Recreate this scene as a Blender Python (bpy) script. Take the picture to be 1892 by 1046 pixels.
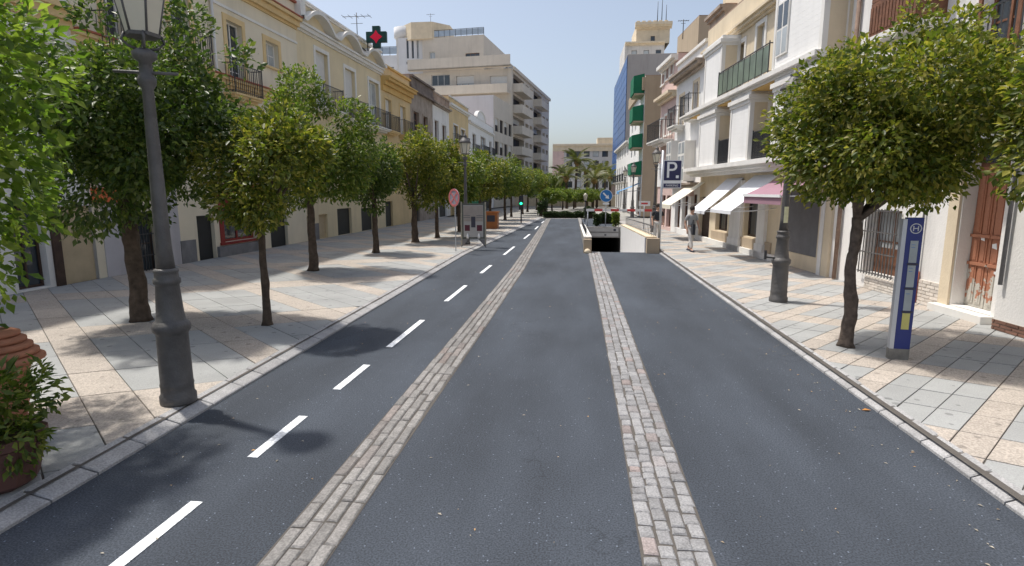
import bpy, math, random
import numpy as np
from mathutils import Vector, Matrix, Quaternion
rad = math.radians
SC = bpy.context.scene
for o in list(bpy.data.objects): bpy.data.objects.remove(o)

# ------------------------------------------------------------------ camera, world, sun, exposure
FPX, CX, CY, HC = 1046., 946., 523., 2.5
PITCH = math.atan(171/FPX)
YAW = math.atan(112*math.cos(PITCH)/FPX)
cd = bpy.data.cameras.new('camera'); cam = bpy.data.objects.new('camera', cd)
SC.collection.objects.link(cam); SC.camera = cam
cam.location = (0, 0, HC); cam.rotation_euler = (math.pi/2-PITCH, 0, YAW)
cd.sensor_width = 36; cd.lens = 36*FPX/1892; cd.clip_start = .05; cd.clip_end = 6000

SUN_EL, SUN_AZ = rad(67), rad(-70)       # azimuth measured from the street direction, negative = left
W = bpy.data.worlds.new('World'); SC.world = W; W.use_nodes = True
wn = W.node_tree.nodes; wl = W.node_tree.links
sky = wn.new('ShaderNodeTexSky'); sky.sky_type = 'NISHITA'; sky.sun_disc = False
sky.sun_elevation = SUN_EL; sky.sun_rotation = SUN_AZ
sky.air_density = 1.0; sky.dust_density = 3.2; sky.ozone_density = 1.2; sky.altitude = 50
bg = wn['Background']; bg.inputs[1].default_value = .15
hs = wn.new('ShaderNodeHueSaturation'); hs.inputs['Saturation'].default_value = .74; hs.inputs['Value'].default_value = .82
wl.new(sky.outputs[0], hs.inputs['Color']); wl.new(hs.outputs[0], bg.inputs[0])
ld = bpy.data.lights.new('sun', 'SUN'); ld.energy = 2.95; ld.angle = rad(2.2); ld.color = (1, .955, .88)
sun = bpy.data.objects.new('sun', ld); SC.collection.objects.link(sun)
sd = Vector((math.sin(SUN_AZ)*math.cos(SUN_EL), math.cos(SUN_AZ)*math.cos(SUN_EL), math.sin(SUN_EL)))
sun.rotation_euler = sd.to_track_quat('Z', 'Y').to_euler(); sun.location = (-30, 10, 60)
SC.view_settings.view_transform = 'Standard'; SC.view_settings.look = 'None'
SC.view_settings.gamma = 1; SC.view_settings.use_curve_mapping = False
SC.view_settings.exposure = .5
SC.render.engine = 'CYCLES'

# ------------------------------------------------------------------ survey helpers (photo direction -> real plane)
cF = Vector((-math.sin(YAW)*math.cos(PITCH), math.cos(YAW)*math.cos(PITCH), -math.sin(PITCH)))
cR = Vector((math.cos(YAW), math.sin(YAW), 0)); cU = cR.cross(cF); CAM = Vector((0, 0, HC))
def ray(x, y): return cF + cR*((x-CX)/FPX) - cU*((y-CY)/FPX)
def gp(x, y, z=.1):
    d = ray(x, y); p = CAM + d*((z-HC)/d.z); return p
def atY(x, y, Y):
    d = ray(x, y); return CAM + d*(Y/d.y)

# ------------------------------------------------------------------ materials
MATS = {}
def mat(name, col, rough=.8, var=.12, scale=2., bump=.15, bscale=60., metal=0., spec=.4, streak=0., isl=0.,
        speck=None, coat=0., emit=None, spots=0., trans=0., coord='pos', hue=None):
    if name in MATS: return MATS[name]
    m = bpy.data.materials.new(name); m.use_nodes = True; MATS[name] = m
    n = m.node_tree.nodes; l = m.node_tree.links; p = n['Principled BSDF']
    p.inputs['Roughness'].default_value = rough; p.inputs['Metallic'].default_value = metal
    p.inputs['Specular IOR Level'].default_value = spec
    if coat: p.inputs['Coat Weight'].default_value = coat
    g = n.new('ShaderNodeNewGeometry'); tc = n.new('ShaderNodeTexCoord')
    src = g.outputs['Position'] if coord == 'pos' else tc.outputs['Object']
    def noise(sc, det=4, vec=None, ro=.6):
        t = n.new('ShaderNodeTexNoise'); t.inputs['Scale'].default_value = sc; t.inputs['Detail'].default_value = det
        t.inputs['Roughness'].default_value = ro
        l.new(vec or src, t.inputs['Vector']); return t.outputs[0]
    def math_(op, a, b):
        t = n.new('ShaderNodeMath'); t.operation = op
        for i, v in enumerate((a, b)):
            if hasattr(v, 'node'): l.new(v, t.inputs[i])
            else: t.inputs[i].default_value = v
        return t.outputs[0]
    def maprange(v, a, b, c, d):
        t = n.new('ShaderNodeMapRange'); l.new(v, t.inputs[0])
        for i, q in enumerate((a, b, c, d)): t.inputs[i+1].default_value = q
        return t.outputs[0]
    k = maprange(noise(scale, 6), .3, .7, 1-var, 1+var)
    if isl:
        oi = n.new('ShaderNodeObjectInfo')
        r = math_('FRACT', math_('ADD', g.outputs['Random Per Island'], oi.outputs['Random']), 0.)
        k = math_('MULTIPLY', k, maprange(r, 0, 1, 1-isl, 1+isl))
    if streak:
        mp = n.new('ShaderNodeMapping'); mp.inputs['Scale'].default_value = (1.6, 1.6, .16); l.new(src, mp.inputs[0])
        s = maprange(noise(1.4, 7, mp.outputs[0]), .5, .78, 1, 1-streak)
        k = math_('MULTIPLY', k, s)
    if speck:
        s = maprange(noise(speck[0], 2, None, .5), .38, .62, 1-speck[1], 1+speck[1]); k = math_('MULTIPLY', k, s)
    if spots:
        v = n.new('ShaderNodeTexVoronoi'); v.voronoi_dimensions = '2D'; v.inputs['Scale'].default_value = 2.4; l.new(src, v.inputs['Vector'])
        sx = n.new('ShaderNodeSeparateColor'); l.new(v.outputs['Color'], sx.inputs[0])
        rr = maprange(sx.outputs[0], .1, 1, 0., .10)
        d = math_('SUBTRACT', v.outputs['Distance'], rr)
        k = math_('MULTIPLY', k, maprange(d, 0, .02, 1-spots, 1))
    mx = n.new('ShaderNodeVectorMath'); mx.operation = 'SCALE'
    l.new(k, mx.inputs['Scale']); last = None
    if hue is not None:
        oi2 = n.new('ShaderNodeObjectInfo')
        r2 = math_('FRACT', math_('ADD', math_('MULTIPLY', g.outputs['Random Per Island'], 7.3), math_('MULTIPLY', oi2.outputs['Random'], 5.1)), 0.)
        mm = n.new('ShaderNodeMix'); mm.data_type = 'RGBA'
        l.new(maprange(r2, hue[1], 1, 0, 1), mm.inputs[0]); mm.inputs[6].default_value = (*col, 1); mm.inputs[7].default_value = (*hue[0], 1)
        l.new(mm.outputs[2], mx.inputs[0])
    else: mx.inputs[0].default_value = col
    l.new(mx.outputs[0], p.inputs['Base Color'])
    if bump:
        b = n.new('ShaderNodeBump'); b.inputs['Strength'].default_value = bump; b.inputs['Distance'].default_value = .02
        l.new(noise(bscale, 3), b.inputs['Height']); l.new(b.outputs[0], p.inputs['Normal'])
    if emit:
        p.inputs['Emission Color'].default_value = (*emit[0], 1); p.inputs['Emission Strength'].default_value = emit[1]
    if trans:
        t = n.new('ShaderNodeBsdfTranslucent'); l.new(mx.outputs[0], t.inputs[0])
        ms = n.new('ShaderNodeMixShader'); ms.inputs[0].default_value = trans
        out = n['Material Output']; l.new(p.outputs[0], ms.inputs[1]); l.new(t.outputs[0], ms.inputs[2]); l.new(ms.outputs[0], out.inputs[0])
    return m
def leafmat(name, cols, trans=.3, rough=.42):
    m = bpy.data.materials.new(name); m.use_nodes = True
    n = m.node_tree.nodes; l = m.node_tree.links; p = n['Principled BSDF']; p.inputs['Roughness'].default_value = rough
    p.inputs['Specular IOR Level'].default_value = .45
    g = n.new('ShaderNodeNewGeometry'); oi = n.new('ShaderNodeObjectInfo')
    a = n.new('ShaderNodeMath'); a.operation = 'ADD'; l.new(g.outputs['Random Per Island'], a.inputs[0]); l.new(oi.outputs['Random'], a.inputs[1])
    f = n.new('ShaderNodeMath'); f.operation = 'FRACT'; l.new(a.outputs[0], f.inputs[0])
    r = n.new('ShaderNodeValToRGB'); l.new(f.outputs[0], r.inputs[0])
    e = r.color_ramp.elements
    e[0].position = 0; e[0].color = (*cols[0], 1); e[1].position = 1; e[1].color = (*cols[-1], 1)
    for i, c in enumerate(cols[1:-1]):
        q = e.new((i+1)/(len(cols)-1)); q.color = (*c, 1)
    l.new(r.outputs[0], p.inputs['Base Color'])
    br = n.new('ShaderNodeVectorMath'); br.operation = 'MULTIPLY'; l.new(r.outputs[0], br.inputs[0]); br.inputs[1].default_value = (1.5, 1.7, .9)
    t = n.new('ShaderNodeBsdfTranslucent'); l.new(br.outputs[0], t.inputs[0])
    ms = n.new('ShaderNodeMixShader'); ms.inputs[0].default_value = trans
    l.new(p.outputs[0], ms.inputs[1]); l.new(t.outputs[0], ms.inputs[2]); l.new(ms.outputs[0], n['Material Output'].inputs[0])
    return m

M_asphalt = mat('asphalt', (.048, .057, .072), .82, .12, .45, .45, 100, speck=(70, .34), spec=.35)
def worn_asphalt(m):
    n = m.node_tree.nodes; l = m.node_tree.links; p = n['Principled BSDF']
    src = p.inputs['Base Color'].links[0].from_socket
    g = n.new('ShaderNodeNewGeometry')
    mp = n.new('ShaderNodeMapping'); mp.inputs['Scale'].default_value = (1, .22, 1); l.new(g.outputs['Position'], mp.inputs[0])
    t = n.new('ShaderNodeTexNoise'); t.inputs['Scale'].default_value = 1.1; t.inputs['Detail'].default_value = 6; l.new(mp.outputs[0], t.inputs['Vector'])
    r1 = n.new('ShaderNodeMapRange'); l.new(t.outputs[0], r1.inputs[0]); r1.inputs[1].default_value = .35; r1.inputs[2].default_value = .7; r1.inputs[3].default_value = .82; r1.inputs[4].default_value = 1.28
    v = n.new('ShaderNodeTexVoronoi'); v.feature = 'DISTANCE_TO_EDGE'; v.inputs['Scale'].default_value = .42
    w = n.new('ShaderNodeTexNoise'); w.inputs['Scale'].default_value = 2.2; w.inputs['Detail'].default_value = 5; l.new(g.outputs['Position'], w.inputs['Vector'])
    ad = n.new('ShaderNodeVectorMath'); ad.operation = 'ADD'; l.new(g.outputs['Position'], ad.inputs[0])
    sc = n.new('ShaderNodeVectorMath'); sc.operation = 'SCALE'; l.new(w.outputs['Color'], sc.inputs[0]); sc.inputs['Scale'].default_value = 1.1; l.new(sc.outputs[0], ad.inputs[1]); l.new(ad.outputs[0], v.inputs['Vector'])
    r2 = n.new('ShaderNodeMapRange'); l.new(v.outputs['Distance'], r2.inputs[0]); r2.inputs[1].default_value = 0; r2.inputs[2].default_value = .008; r2.inputs[3].default_value = .7; r2.inputs[4].default_value = 1
    gate = n.new('ShaderNodeTexNoise'); gate.inputs['Scale'].default_value = .35; l.new(g.outputs['Position'], gate.inputs['Vector'])
    r3 = n.new('ShaderNodeMapRange'); l.new(gate.outputs[0], r3.inputs[0]); r3.inputs[1].default_value = .5; r3.inputs[2].default_value = .56
    mx = n.new('ShaderNodeMix'); l.new(r3.outputs[0], mx.inputs[0]); mx.inputs[2].default_value = 1; l.new(r2.outputs[0], mx.inputs[3])
    m1 = n.new('ShaderNodeMath'); m1.operation = 'MULTIPLY'; l.new(r1.outputs[0], m1.inputs[0]); l.new(mx.outputs[0], m1.inputs[1])
    fs = n.new('ShaderNodeTexVoronoi'); fs.voronoi_dimensions = '2D'; fs.inputs['Scale'].default_value = 28; l.new(g.outputs['Position'], fs.inputs['Vector'])
    sx = n.new('ShaderNodeSeparateColor'); l.new(fs.outputs['Color'], sx.inputs[0])
    c1 = n.new('ShaderNodeMath'); c1.operation = 'GREATER_THAN'; l.new(sx.outputs[0], c1.inputs[0]); c1.inputs[1].default_value = .965
    c2 = n.new('ShaderNodeMath'); c2.operation = 'LESS_THAN'; l.new(fs.outputs['Distance'], c2.inputs[0]); c2.inputs[1].default_value = .17
    c3 = n.new('ShaderNodeMath'); c3.operation = 'MULTIPLY'; l.new(c1.outputs[0], c3.inputs[0]); l.new(c2.outputs[0], c3.inputs[1])
    c4 = n.new('ShaderNodeMath'); c4.operation = 'MULTIPLY_ADD'; l.new(c3.outputs[0], c4.inputs[0]); c4.inputs[1].default_value = 2.2; l.new(m1.outputs[0], c4.inputs[2])
    vs = n.new('ShaderNodeVectorMath'); vs.operation = 'SCALE'; l.new(src, vs.inputs[0]); l.new(c4.outputs[0], vs.inputs['Scale']); l.new(vs.outputs[0], p.inputs['Base Color'])
worn_asphalt(M_asphalt)
M_ground = mat('ground_concrete', (.30, .29, .27), .9, .15, .3)
M_bed = mat('joint_sand', (.10, .09, .08), .95, .2, 6, .4)
M_slabg = mat('grey_slab', (.325, .33, .325), .8, .1, 1.3, .2, 90, isl=.07, speck=(70, .10), spots=.35)
M_slabp = mat('pink_slab', (.41, .362, .315), .8, .1, 1.3, .25, 90, isl=.06, speck=(55, .20), spots=.35)
M_kerb = mat('granite_kerb', (.34, .335, .335), .75, .14, 5, .3, 70, isl=.12, speck=(60, .16))
M_sett = mat('granite_sett', (.26, .257, .26), .72, .16, 9, .5, 60, isl=.2, speck=(60, .16), hue=((.27, .215, .20), .84))
M_settL = mat('worn_sett', (.22, .21, .20), .72, .2, 9, .5, 50, isl=.2, speck=(50, .18), hue=((.215, .18, .165), .85))
M_paint = mat('road_paint', (.78, .80, .82), .6, .08, 8, .2, 120, speck=(26, .24))
M_iron = mat('dark_iron', (.045, .047, .052), .5, .25, 5, .35, 30, metal=.25, spec=.5)
M_ironb = mat('lamp_iron', (.105, .10, .098), .55, .25, 4, .5, 18, metal=.15, spec=.5)
M_glass = mat('window_glass', (.035, .045, .055), .06, .3, .8, 0, spec=.9)
M_dim = mat('shaded_glass', (.045, .043, .045), .6, .3, .8, 0, spec=.15)
M_glassb = mat('blue_glass', (.02, .085, .26), .38, .35, .12, 0, spec=.35)
M_curt = mat('curtained_pane', (.42, .45, .46), .15, .2, 1.5, 0, spec=.8)
M_lantern = mat('lantern_glass', (.74, .70, .58), .3, .05, 3, 0, spec=.5, trans=.25)
M_bark = mat('orange_bark', (.085, .062, .045), .95, .4, 9, .9, 22)
M_barkg = mat('grey_bark', (.115, .088, .07), .95, .45, 10, 1., 16)
LEAF_D = leafmat('leaf_dark', [(.034, .065, .014), (.06, .10, .02), (.09, .13, .026), (.15, .18, .038)], .36)
LEAF_M = leafmat('leaf_mid', [(.055, .095, .015), (.095, .145, .022), (.14, .18, .03), (.24, .24, .05)], .4)
LEAF_Y = leafmat('leaf_yellowish', [(.055, .085, .012), (.105, .135, .018), (.18, .185, .028), (.34, .29, .06)], .4)
LEAF_B = leafmat('leaf_bright', [(.06, .11, .015), (.10, .16, .022), (.15, .21, .032), (.24, .29, .06)], .5)
LEAF_P = leafmat('palm_leaf', [(.07, .09, .03), (.10, .12, .04), (.15, .15, .05), (.20, .17, .07)], .25)
M_cream = mat('cream_plaster', (.74, .66, .51), .9, .06, .7, .1, 50, streak=.12)
M_creamy = mat('yellow_plaster', (.72, .61, .41), .9, .06, .7, .1, 50, streak=.12)
M_ochre = mat('ochre_plaster', (.66, .44, .17), .9, .08, .8, .1, 50, streak=.15)
M_oran = mat('orange_plaster', (.66, .51, .29), .9, .08, .8, .1, 50, streak=.15)
M_trimy = mat('yellow_trim', (.70, .52, .27), .85, .08, 1.2, .1, 50, streak=.1)
M_trimw = mat('white_trim', (.74, .72, .68), .8, .06, 1.2, .1, 50, streak=.12)
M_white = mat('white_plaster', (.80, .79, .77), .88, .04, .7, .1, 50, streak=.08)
M_whiteold = mat('old_white_plaster', (.78, .76, .73), .9, .06, 1.1, .3, 22, streak=.22)
M_redline = mat('red_tile_edge', (.38, .12, .07), .8, .2, 4)
M_redpaint = mat('red_paint', (.24, .028, .022), .6, .12, 3)
M_orangeband = mat('orange_band', (.70, .17, .06), .7, .1, 3)
M_stoneb = mat('brown_stone', (.36, .30, .25), .95, .25, 1.5, .5, 14, streak=.3)
M_stoned = mat('dark_stone', (.20, .16, .14), .95, .3, 1.5, .5, 12, streak=.3)
M_plinth = mat('grey_plinth', (.20, .195, .20), .85, .2, 3, .3, 30, streak=.2)
M_apt = mat('apartment_render', (.60, .545, .47), .9, .07, .5, .1, 30, streak=.16)
M_aptw = mat('pale_render', (.66, .66, .67), .9, .05, .5, .1, 30, streak=.12)
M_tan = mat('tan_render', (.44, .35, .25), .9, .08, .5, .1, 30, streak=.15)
M_tan2 = mat('stone_tan', (.68, .575, .42), .9, .1, 1, .3, 20, streak=.15)
M_pink = mat('pink_plaster', (.62, .46, .42), .9, .08, .8, .1, 30, streak=.15)
M_wood = mat('brown_wood', (.17, .075, .04), .6, .35, 6, .4, 30, coord='obj')
M_woodd = mat('dark_wood', (.06, .035, .025), .6, .3, 5, .3, 30)
M_blind = mat('white_blind', (.66, .65, .62), .7, .05, 3, .1)
M_shutg = mat('grey_shutter', (.17, .17, .18), .6, .12, 3, .1, metal=.2)
M_darkdoor = mat('dark_door', (.022, .024, .026), .5, .2, 3, .1)
M_beigedoor = mat('beige_board', (.50, .40, .26), .7, .1, 3, .1)
M_tile = mat('roof_tile', (.34, .24, .18), .9, .25, 3, .4, 20)
M_awnw = mat('white_canvas', (.80, .81, .84), .85, .03, 2, .08, 90, trans=.12)
M_awnp = mat('mauve_canvas', (.36, .21, .26), .85, .06, 2, .08, 90, trans=.1)
M_awng = mat('green_canvas', (.012, .17, .085), .8, .1, 1, .08, 60, trans=.08)
M_awnb = mat('blue_canvas', (.13, .30, .52), .8, .06, 1, .08, 60, trans=.1)
M_awnc = mat('cream_canvas', (.76, .72, .60), .8, .05, 1, .08, 60, trans=.1)
M_navy = mat('sign_navy', (.02, .022, .085), .35, .05, 2, 0, spec=.5)
M_blue = mat('totem_blue', (.008, .022, .16), .35, .1, 2, .02, spec=.5)
M_signblue = mat('sign_blue', (.02, .16, .44), .4, .05, 2, 0)
M_signwhite = mat('sign_white', (.80, .80, .80), .45, .03, 2, 0)
M_signred = mat('sign_red', (.58, .06, .06), .45, .06, 2, 0)
M_signpink = mat('faded_sign_red', (.62, .19, .19), .5, .06, 2, 0)
M_signgrey = mat('faded_sign_blue', (.34, .33, .40), .5, .06, 2, 0)
M_alu = mat('aluminium', (.50, .52, .55), .4, .06, 3, .05, metal=.5)
M_paper = mat('info_paper', (.30, .34, .36), .3, .1, 3, 0, spec=.6)
M_yell = mat('yellow_panel', (.50, .47, .14), .3, .15, 3, 0, spec=.6)
M_ink = mat('ink', (.05, .05, .07), .6, .1, 2, 0)
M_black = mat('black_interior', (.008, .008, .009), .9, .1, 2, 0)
M_conc = mat('ramp_concrete', (.26, .25, .24), .9, .2, 1.5, .3, 25, streak=.3)
M_whitepanel = mat('white_ramp_panel', (.80, .80, .80), .6, .04, 2, .05)
M_greenlamp = mat('green_signal', (.02, .5, .2), .4, 0, 1, 0, emit=((.02, 1, .35), 3.))
M_redlamp = mat('dim_red_led', (.30, .005, .025), .5, .1, 3, 0, emit=((.5, .0, .02), .35))
M_crossg = mat('cross_green', (.004, .045, .035), .5, .1, 3, 0)
M_orange = mat('orange_plastic', (.36, .13, .04), .5, .08, 3, .05)
M_skin = mat('skin', (.48, .29, .21), .6, .05, 4, 0)
M_clothd = mat('dark_cloth', (.03, .032, .04), .9, .1, 6, .1)
M_clothw = mat('pale_cloth', (.62, .60, .57), .9, .06, 6, .1)
M_hair = mat('dark_hair', (.025, .017, .012), .7, .1, 6, .1)
M_terra = mat('terracotta', (.38, .165, .095), .8, .18, 5, .3, 30)
M_potb = mat('brown_pot', (.11, .052, .042), .6, .15, 3, .15, 30)
M_brick = mat('red_brick', (.20, .105, .075), .9, .2, 5, .4, 40, isl=.22)
M_brickp = mat('painted_brick', (.68, .62, .55), .9, .1, 5, .4, 40, isl=.1)
M_mortar = mat('mortar', (.36, .33, .29), .95, .15, 6, .3)

# door with peeling paint near its foot: wear with its own ragged shape
def peeling():
    m = bpy.data.materials.new('peeling_door_paint'); m.use_nodes = True
    n = m.node_tree.nodes; l = m.node_tree.links; p = n['Principled BSDF']; p.inputs['Roughness'].default_value = .65
    g = n.new('ShaderNodeNewGeometry'); s = n.new('ShaderNodeSeparateXYZ'); l.new(g.outputs['Position'], s.inputs[0])
    t = n.new('ShaderNodeTexNoise'); t.inputs['Scale'].default_value = 7; t.inputs['Detail'].default_value = 8; l.new(g.outputs['Position'], t.inputs['Vector'])
    a = n.new('ShaderNodeMath'); a.operation = 'MULTIPLY_ADD'; l.new(t.outputs[0], a.inputs[0]); a.inputs[1].default_value = -2.6; a.inputs[2].default_value = .62
    b = n.new('ShaderNodeMath'); b.operation = 'ADD'; l.new(a.outputs[0], b.inputs[0]); l.new(s.outputs[2], b.inputs[1])
    r = n.new('ShaderNodeMapRange'); l.new(b.outputs[0], r.inputs[0]); r.inputs[1].default_value = -.03; r.inputs[2].default_value = .03
    t2 = n.new('ShaderNodeTexNoise'); t2.inputs['Scale'].default_value = 30; l.new(g.outputs['Position'], t2.inputs['Vector'])
    c1 = n.new('ShaderNodeValToRGB'); l.new(t2.outputs[0], c1.inputs[0])
    c1.color_ramp.elements[0].color = (.33, .13, .07, 1); c1.color_ramp.elements[1].color = (.45, .20, .12, 1)
    c2 = n.new('ShaderNodeValToRGB'); l.new(t2.outputs[0], c2.inputs[0])
    c2.color_ramp.elements[0].color = (.36, .33, .27, 1); c2.color_ramp.elements[1].color = (.62, .60, .55, 1)
    m2 = n.new('ShaderNodeMix'); m2.data_type = 'RGBA'; l.new(r.outputs[0], m2.inputs[0]); l.new(c2.outputs[0], m2.inputs[6]); l.new(c1.outputs[0], m2.inputs[7])
    l.new(m2.outputs[2], p.inputs['Base Color']); return m
M_peel = peeling()

# ------------------------------------------------------------------ mesh builder
COL = SC.collection
class MB:
    def __init__(s): s.v = []; s.f = []; s.m = []; s.sm = []
    def add(s, vs, fs, mi=0, smooth=False):
        b = len(s.v); s.v += [tuple(q) for q in vs]
        for f in fs: s.f.append(tuple(i+b for i in f)); s.m.append(mi); s.sm.append(smooth)
    def box(s, a0, a1, b0, b1, c0, c1, mi=0):
        if a0 > a1: a0, a1 = a1, a0
        if b0 > b1: b0, b1 = b1, b0
        if c0 > c1: c0, c1 = c1, c0
        vs = [(a, b, c) for c in (c0, c1) for b in (b0, b1) for a in (a0, a1)]
        s.add(vs, [(0, 2, 3, 1), (4, 5, 7, 6), (0, 1, 5, 4), (2, 6, 7, 3), (0, 4, 6, 2), (1, 3, 7, 5)], mi); return s
    def quad(s, a, b, c, d, mi=0): s.add([a, b, c, d], [(0, 1, 2, 3)], mi)
    def prism(s, poly, axis, t0, t1, mi=0):
        """extrude a 2D polygon along axis (0,1,2)"""
        def P(p, t):
            q = [p[0], p[1]]; q.insert(axis, t); return tuple(q)
        n = len(poly); vs = [P(p, t0) for p in poly] + [P(p, t1) for p in poly]
        fs = [tuple(range(n-1, -1, -1)), tuple(range(n, 2*n))] + [(i, (i+1) % n, n+(i+1) % n, n+i) for i in range(n)]
        s.add(vs, fs, mi); return s
    def lathe(s, prof, seg=20, c=(0, 0), mi=0, smooth=True, rot=0.):
        n = len(prof); vs = []
        for k in range(seg):
            a = 2*math.pi*k/seg+rot
            for r, z in prof: vs.append((c[0]+r*math.cos(a), c[1]+r*math.sin(a), z))
        fs = []
        for k in range(seg):
            k2 = (k+1) % seg
            for i in range(n-1): fs.append((k*n+i, k2*n+i, k2*n+i+1, k*n+i+1))
        s.add(vs, fs, mi, smooth)
        for idx in (0, n-1):
            if prof[idx][0] > 1e-4:
                ring = [k*n+idx for k in range(seg)]
                b = len(s.v)-len(vs); s.f.append(tuple(b+q for q in (ring if idx else ring[::-1]))); s.m.append(mi); s.sm.append(False)
        return s
    def tube(s, pts, rs, seg=8, mi=0, smooth=True):
        pts = [Vector(p) for p in pts]; vs = []; ref = Vector((.31, .17, .93)).normalized()
        if not hasattr(rs, '__len__'): rs = [rs]*len(pts)
        for i, p in enumerate(pts):
            d = (pts[min(i+1, len(pts)-1)]-pts[max(i-1, 0)]).normalized()
            a = d.cross(ref if abs(d.dot(ref)) < .97 else Vector((1, 0, 0))).normalized(); b = d.cross(a)
            for k in range(seg):
                t = 2*math.pi*k/seg; vs.append(p+a*math.cos(t)*rs[i]+b*math.sin(t)*rs[i])
        fs = [tuple(range(seg)), tuple(range(len(vs)-1, len(vs)-seg-1, -1))]
        for i in range(len(pts)-1):
            for k in range(seg):
                k2 = (k+1) % seg; fs.append((i*seg+k, (i+1)*seg+k, (i+1)*seg+k2, i*seg+k2))
        s.add(vs, fs, mi, smooth); return s
    def mesh(s, name, mats, fn=None, flip=False):
        me = bpy.data.meshes.new(name)
        vs = [tuple(fn(*q)) for q in s.v] if fn else s.v
        fs = [f[::-1] for f in s.f] if flip else s.f
        me.from_pydata(vs, [], fs)
        for m in (mats if isinstance(mats, (list, tuple)) else [mats]): me.materials.append(m)
        me.polygons.foreach_set('material_index', s.m); me.polygons.foreach_set('use_smooth', s.sm); me.update()
        return me
    def obj(s, name, mats, parent=None, loc=(0, 0, 0), rz=0.):
        o = bpy.data.objects.new(name, s.mesh(name, mats)); COL.objects.link(o)
        o.location = loc; o.rotation_euler[2] = rz
        if parent: o.parent = parent
        return o
def tag(o, label=None, cat=None, group=None, kind=None):
    if label: o['label'] = label
    if cat: o['category'] = cat
    if group: o['group'] = group
    if kind: o['kind'] = kind
    return o
def empty(name, loc, label, cat, group=None, rz=0.):
    o = bpy.data.objects.new(name, None); COL.objects.link(o); o.location = loc; o.rotation_euler[2] = rz
    o.empty_display_size = .3
    return tag(o, label, cat, group)
def copy_tree(o, parent=None):
    c = o.copy(); COL.objects.link(c); c.parent = parent
    for ch in list(o.children): copy_tree(ch, c)
    return c
def inst(mesh, name, parent, loc=(0, 0, 0), rz=0., mats=None):
    o = bpy.data.objects.new(name, mesh); COL.objects.link(o); o.location = loc; o.rotation_euler[2] = rz
    if parent: o.parent = parent
    return o
def text_obj(name, body, size, parent, loc, rot, m, ext=.004):
    cu = bpy.data.curves.new(name, 'FONT'); cu.body = body; cu.size = size; cu.extrude = ext
    cu.align_x = 'CENTER'; cu.align_y = 'CENTER'
    t = bpy.data.objects.new('tmp', cu); COL.objects.link(t)
    bpy.context.view_layer.update()
    me = bpy.data.meshes.new_from_object(t.evaluated_get(bpy.context.evaluated_depsgraph_get()))
    bpy.data.objects.remove(t); me.name = name; me.materials.clear(); me.materials.append(m)
    o = bpy.data.objects.new(name, me); COL.objects.link(o); o.location = loc; o.rotation_euler = rot; o.parent = parent
    return o
RND = random.Random(7)

# ------------------------------------------------------------------ ground, road, pavements
def sheet(name, polys, z, m, parent=None):
    b = MB()
    for p in polys: b.add([(x, y, z) for x, y in p], [tuple(range(len(p)))])
    o = b.obj(name, m, parent)
    return o
def kL(y):   # left kerb line (road side)
    return -4.15 if y < 22 else -4.15 + (y-22)/28*1.35
def kR(y): return 3.5
# wide ground, with a real hole where the car-park ramp goes down
HX0, HX1, HY0, HY1 = .78, 3.03, 23.45, 35.6
gz = -.03
tag(sheet('ground', [[(-1500, -400), (1500, -400), (1500, 23.2), (-1500, 23.2)], [(-1500, 23.2), (.6, 23.2), (.6, 36), (-1500, 36)],
     [(3.3, 23.2), (1500, 23.2), (1500, 36), (3.3, 36)], [(-1500, 36), (1500, 36), (1500, 3000), (-1500, 3000)]], gz, M_ground), kind='structure')
road = sheet('road', [[(kL(-6), -6), (3.5, -6), (3.5, HY0), (kL(22), HY0), (kL(22), 22)],
     [(kL(HY0), HY0), (HX0, HY0), (HX0, 51.5), (kL(50), 51.5)], [(HX0, HY1), (3.03, HY1), (3.03, 51.5), (HX0, 51.5)]], 0, M_asphalt)
tag(road, kind='structure')

def clip(poly, a, b, c):      # keep a*x+b*y+c >= 0
    out = []
    for i in range(len(poly)):
        p, q = poly[i], poly[(i+1) % len(poly)]
        dp, dq = a*p[0]+b*p[1]+c, a*q[0]+b*q[1]+c
        if dp >= 0: out.append(p)
        if dp*dq < 0:
            t = dp/(dp-dq); out.append((p[0]+(q[0]-p[0])*t, p[1]+(q[1]-p[1])*t))
    return out
def area(p): return abs(sum(p[i][0]*p[(i+1) % len(p)][1]-p[(i+1) % len(p)][0]*p[i][1] for i in range(len(p))))/2
def shrink(p, d):
    cx = sum(q[0] for q in p)/len(p); cy = sum(q[1] for q in p)/len(p); out = []
    for x, y in p:
        L = math.hypot(x-cx, y-cy)+1e-6; out.append((x-(x-cx)/L*d, y-(y-cy)/L*d))
    return out
def slab_prism(b, p, z0, z1, mi):
    q = shrink(p, .008); n = len(p); cx, cy = p[0]
    vs = [(x, y, z0) for x, y in p]+[(x, y, z1-.004) for x, y in p]+[(x, y, z1) for x, y in q]
    fs = [tuple(range(2*n, 3*n))]
    for i in range(n):
        j = (i+1) % n; fs += [(i, j, n+j, n+i), (n+i, n+j, 2*n+j, 2*n+i)]
    b.add(vs, fs, mi)
LINE_L = lambda y: -13.0+(y-11.6)*.03         # left facade foot
LINE_R = lambda y: 7.6-(y-11)*.075            # right facade foot
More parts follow.
